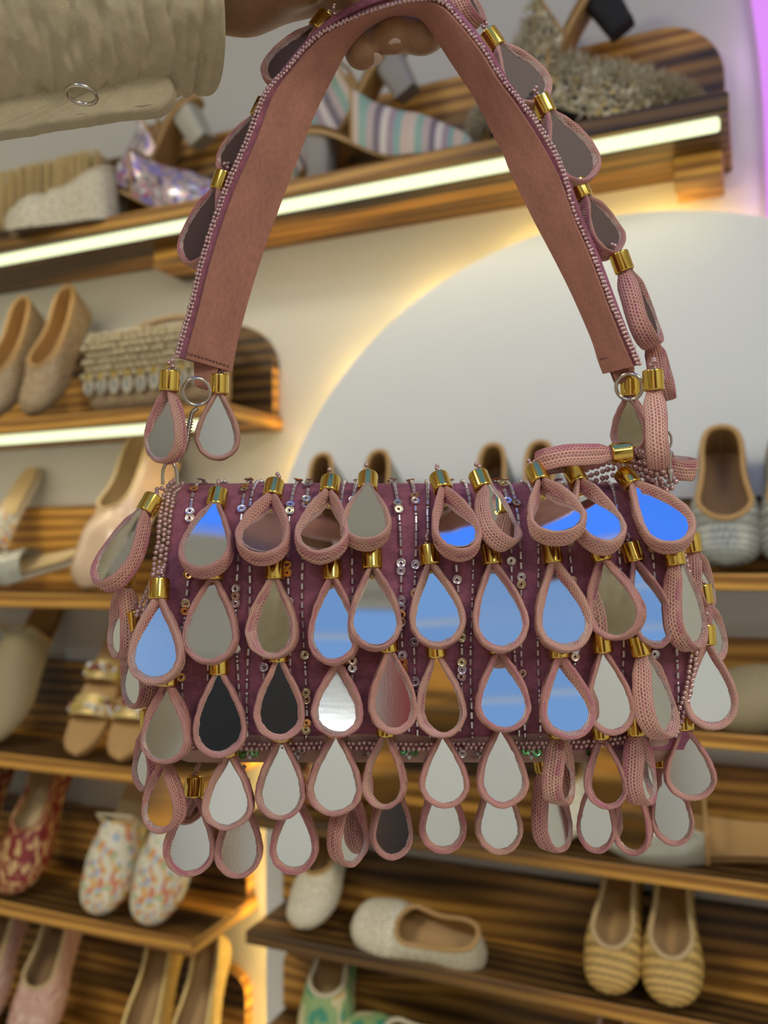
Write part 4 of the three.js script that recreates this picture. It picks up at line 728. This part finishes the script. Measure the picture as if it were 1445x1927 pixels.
// ---------------------------------------------------------------- the hand and sleeve that hold it
{
  const K = (px, py, d) => V((px - 722.5) / FPX * d, (963.5 - py) / FPX * d, -d);
  const base = K(430, -10, 0.40);
  const person = thing('person', 'arm in a grey beige linen sleeve with a hand gripping the bag strap', 'person');
  person.position.copy(base.clone().applyMatrix4(camera.matrixWorld)); person.quaternion.copy(camera.quaternion);
  const H = (px, py, d) => K(px, py, d).sub(base);
  // bones: [from, to, radius from, radius to]
  const wrist = H(452, -52, 0.405), palm = H(600, -95, 0.41);
  const elbow = V(-0.30, 0.0, 0.115);
  const bones = [[elbow, V(-0.12, 0.004, 0.046), 0.043, 0.036], [V(-0.12, 0.004, 0.046), wrist, 0.036, 0.026], [wrist, palm, 0.026, 0.024], [wrist, H(640, -40, 0.418), 0.021, 0.015], [palm, H(700, -90, 0.418), 0.024, 0.018], [palm, H(780, -85, 0.42), 0.024, 0.016], [palm, H(830, -100, 0.42), 0.022, 0.014], [wrist, H(560, -70, 0.39), 0.022, 0.018]];
  const finger = (...c) => { for (let i = 0; i < c.length - 1; i++) bones.push([c[i][0], c[i + 1][0], c[i][1], c[i + 1][1]]); };
  finger([H(700, -80, 0.418), 0.0105], [H(722, 0, 0.424), 0.0098], [H(706, 60, 0.418), 0.009], [H(680, 98, 0.408), 0.0080]);
  finger([H(790, -85, 0.42), 0.0105], [H(812, 10, 0.424), 0.0098], [H(790, 58, 0.416), 0.0092], [H(738, 66, 0.407), 0.0086]);
  finger([H(850, -100, 0.42), 0.0098], [H(868, -30, 0.426), 0.009], [H(836, 44, 0.425), 0.0085], [H(800, 66, 0.412), 0.0078]);
  finger([H(650, -70, 0.418), 0.0090], [H(668, -18, 0.424), 0.0085], [H(684, 28, 0.420), 0.0078], [H(690, 52, 0.412), 0.0070]);
  finger([H(560, -80, 0.388), 0.013], [H(640, -90, 0.372), 0.0105], [H(712, -80, 0.366), 0.0095], [H(770, -66, 0.366), 0.008]);   // thumb, above the strap
  const capsule = (p, [a, b, ra, rb]) => { const ab = b.clone().sub(a), h = clamp(p.clone().sub(a).dot(ab) / ab.lengthSq()); return p.distanceTo(a.clone().addScaledVector(ab, h)) - lerp(ra, rb, h); };
  function field(center, half, res, list, k) {
    const mc = new MarchingCubes(res, M.black, false, false, 400000); mc.isolation = 0;
    const p = V(0, 0, 0);
    for (let z = 0; z < res; z++) for (let y = 0; y < res; y++) for (let x = 0; x < res; x++) {
      p.set((x - res / 2) / (res / 2), (y - res / 2) / (res / 2), (z - res / 2) / (res / 2)).multiplyScalar(half).add(center);
      let d = 1e3; for (const b of list) { const c = capsule(p, b), h = clamp(0.5 + 0.5 * (d - c) / k); d = lerp(d, c, h) - k * h * (1 - h); }
      mc.field[x + y * res + z * res * res] = -d;
    }
    mc.update();
    const n = mc.count ?? mc.geometry.drawRange.count, g = new THREE.BufferGeometry();
    const pos = new Float32Array(mc.positionArray.slice(0, n * 3)), nor = new Float32Array(mc.normalArray.slice(0, n * 3));
    for (let i = 0; i < pos.length; i += 3) { pos[i] = pos[i] * half + center.x; pos[i + 1] = pos[i + 1] * half + center.y; pos[i + 2] = pos[i + 2] * half + center.z; }
    g.setAttribute('position', new THREE.BufferAttribute(pos, 3)); g.setAttribute('normal', new THREE.BufferAttribute(nor, 3));
    const uv = new Float32Array(n * 2); for (let i = 0; i < n; i++) { uv[2 * i] = pos[3 * i] * 12; uv[2 * i + 1] = pos[3 * i + 1] * 12 + pos[3 * i + 2] * 7; }
    g.setAttribute('uv', new THREE.BufferAttribute(uv, 2));
    return g;
  }
  const hc = H(640, -40, 0.40), hand = field(hc, 0.075, 72, bones, 0.005);
  const fore = field(V(-0.16, 0.0, 0.06), 0.2, 44, bones.slice(0, 2), 0.006);
  const skinTex = texture(256, 256, (x, y) => { const k = 1 + 0.06 * nz(x * 20, y * 20, 2) + 0.05 * nz(x * 70, y * 70, 4); return [150 * k, 110 * k, 78 * k]; });
  const skin = phys(0xffffff, 0.5, { map: skinTex, sheen: 0.2 });
  part(person, 'body', merge([hand, fore]), skin);
  // nails of the two fingertips in view
  const nail = (px, py, d, rx, ry, rz, s) => { const p = H(px, py, d); return part(person.children[0], 'fingernail', new THREE.SphereGeometry(0.0052 * s, 16, 10).scale(1, 1.25, 0.3).rotateX(rx).rotateY(ry).rotateZ(rz).translate(p.x, p.y, p.z), phys(rgb([0.62, 0.44, 0.36]), 0.25, { clearcoat: 0.6 })); };
  nail(742, 86, 0.4045, 1.35, 0, 0.15, 0.72); nail(702, 112, 0.4075, 1.0, 0.9, -0.5, 0.7);
  // sleeve: from the cuff to the shoulder beyond the frame
  const linen = std(0xffffff, 0.92, { side: THREE.DoubleSide, map: texture(512, 512, (x, y) => { const k = 1 + 0.05 * nz(x * 150, y * 20, 1) + 0.05 * nz(x * 20, y * 150, 2) + 0.05 * nz(x * 6, y * 6, 5); return [190 * k, 177 * k, 148 * k]; }, true, 3, 3) });
  const axis = new THREE.CatmullRomCurve3([H(376, -14, 0.402), H(376, -14, 0.402).add(V(-0.09, -0.022, 0.034)), H(376, -14, 0.402).add(V(-0.20, -0.066, 0.085)), H(376, -14, 0.402).add(V(-0.31, -0.13, 0.18)), H(376, -14, 0.402).add(V(-0.30, -0.16, 0.36)), H(376, -14, 0.402).add(V(-0.24, -0.15, 0.50))]);
  const rad0 = t => 0.0428 + 0.045 * t;
  const up0 = V(0, 1, 0);
  const creases = []; { const r = rng(31); for (let k = 0; k < 46; k++) creases.push([0.006 + 0.26 * Math.pow(k / 46, 1.25) + 0.003 * r(), 0.5 + r(), 0.0007 + 0.0011 * r() + 0.003 * (k / 46), r() * 50, 0.35 * r() - 0.25]); }
  const wrinkle = (s, a) => {
    let h = 0;
    for (const [c, amp, wd, ph, cut] of creases) { if (Math.abs(s - c) > 0.02) continue; const cc = c + 0.004 * nz(a * 1.6, c * 60, ph) + 0.0012 * nz(a * 8, c * 50, ph + 3); h -= amp * 0.0016 * Math.exp(-(((s - cc) / wd) ** 2)) * sstep(cut - 0.1, cut + 0.25, nz(a * 1.3, ph, 2)); }
    return h + 0.0026 * nz(s * 30, a * 1.5, 3) + 0.0012 * nz(s * 110, a * 4, 9) + 0.0005 * nz(s * 300, a * 9, 5);
  };
  const ring = (t, a, off) => { const c = axis.getPointAt(clamp(t)), tg = axis.getTangentAt(clamp(t)), s = up0.clone().cross(tg).normalize(), u = tg.clone().cross(s).normalize(); const r = rad0(t) + off; return c.addScaledVector(s, r * Math.cos(a)).addScaledVector(u, r * Math.sin(a) * 0.98); };
  const SL = axis.getLength();
  const outer = sheet(150, 560, (a, b) => { const t = Math.pow(b, 1.6), an = a * Math.PI * 2; return ring(t, an, wrinkle(t * SL, an) * sstep(0, 0.03, b) + 0.0008 * Math.sin(Math.PI * clamp(b / 0.03))); }, (a, b) => [a * 2, Math.pow(b, 1.6) * 4]);
  const lip = sheet(120, 6, (a, b) => ring(0.0006 - 0.0006 * Math.abs(b * 2 - 1), a * Math.PI * 2, -0.004 * b), (a, b) => [a, b * 0.05]);
  const inside = sheet(80, 30, (a, b) => ring(b * 0.2, a * Math.PI * 2, -0.004), (a, b) => [a * 2, b]);
  const cap = sheet(40, 4, (a, b) => ring(1, a * Math.PI * 2, -rad0(1) * b), (a, b) => [a, b]);
  const sleeve = part(person, 'sleeve', merge([outer, lip, inside, cap]), linen);
  // open cuff placket hanging under the sleeve, with a metal snap
  const PD = 0.396, sh = new THREE.Shape(), q = (px, py) => { const p = K(px, py, PD).sub(base); return [p.x, p.y]; };
  sh.moveTo(...q(-160, 150)); sh.lineTo(...q(60, 150)); sh.lineTo(...q(220, 140)); sh.quadraticCurveTo(...q(312, 140), ...q(320, 166)); sh.quadraticCurveTo(...q(330, 194), ...q(300, 216));
  sh.quadraticCurveTo(...q(240, 230), ...q(180, 250)); sh.quadraticCurveTo(...q(100, 276), ...q(30, 302)); sh.lineTo(...q(-160, 372)); sh.lineTo(...q(-160, 150));
  const pg = new THREE.ExtrudeGeometry(sh, { depth: 0.005, bevelEnabled: true, bevelSize: 0.0022, bevelThickness: 0.0026, bevelSegments: 5, curveSegments: 40 });
  { const z0 = K(0, 0, PD).sub(base).z, x1 = K(320, 166, PD).sub(base).x, pa = pg.attributes.position; for (let i = 0; i < pa.count; i++) { const x = pa.getX(i), y = pa.getY(i); pa.setZ(i, pa.getZ(i) + z0 + 0.34 * (x1 - x) + 0.0016 * nz(x * 90, y * 50, 2) + 0.0009 * nz(x * 220, y * 160, 5)); } pg.computeVertexNormals(); const uv = pg.attributes.uv; for (let i = 0; i < uv.count; i++) uv.setXY(i, pa.getX(i) * 8, pa.getY(i) * 8); }
  const plk = part(person, 'cuff_placket', pg, linen);
  const sp = H(160, 187, 0.366);
  part(plk, 'snap_ring', new THREE.TorusGeometry(0.0062, 0.0009, 10, 32).rotateX(1.4).translate(sp.x, sp.y, sp.z + 0.004), M.steel);
}

renderer.render(scene, camera);
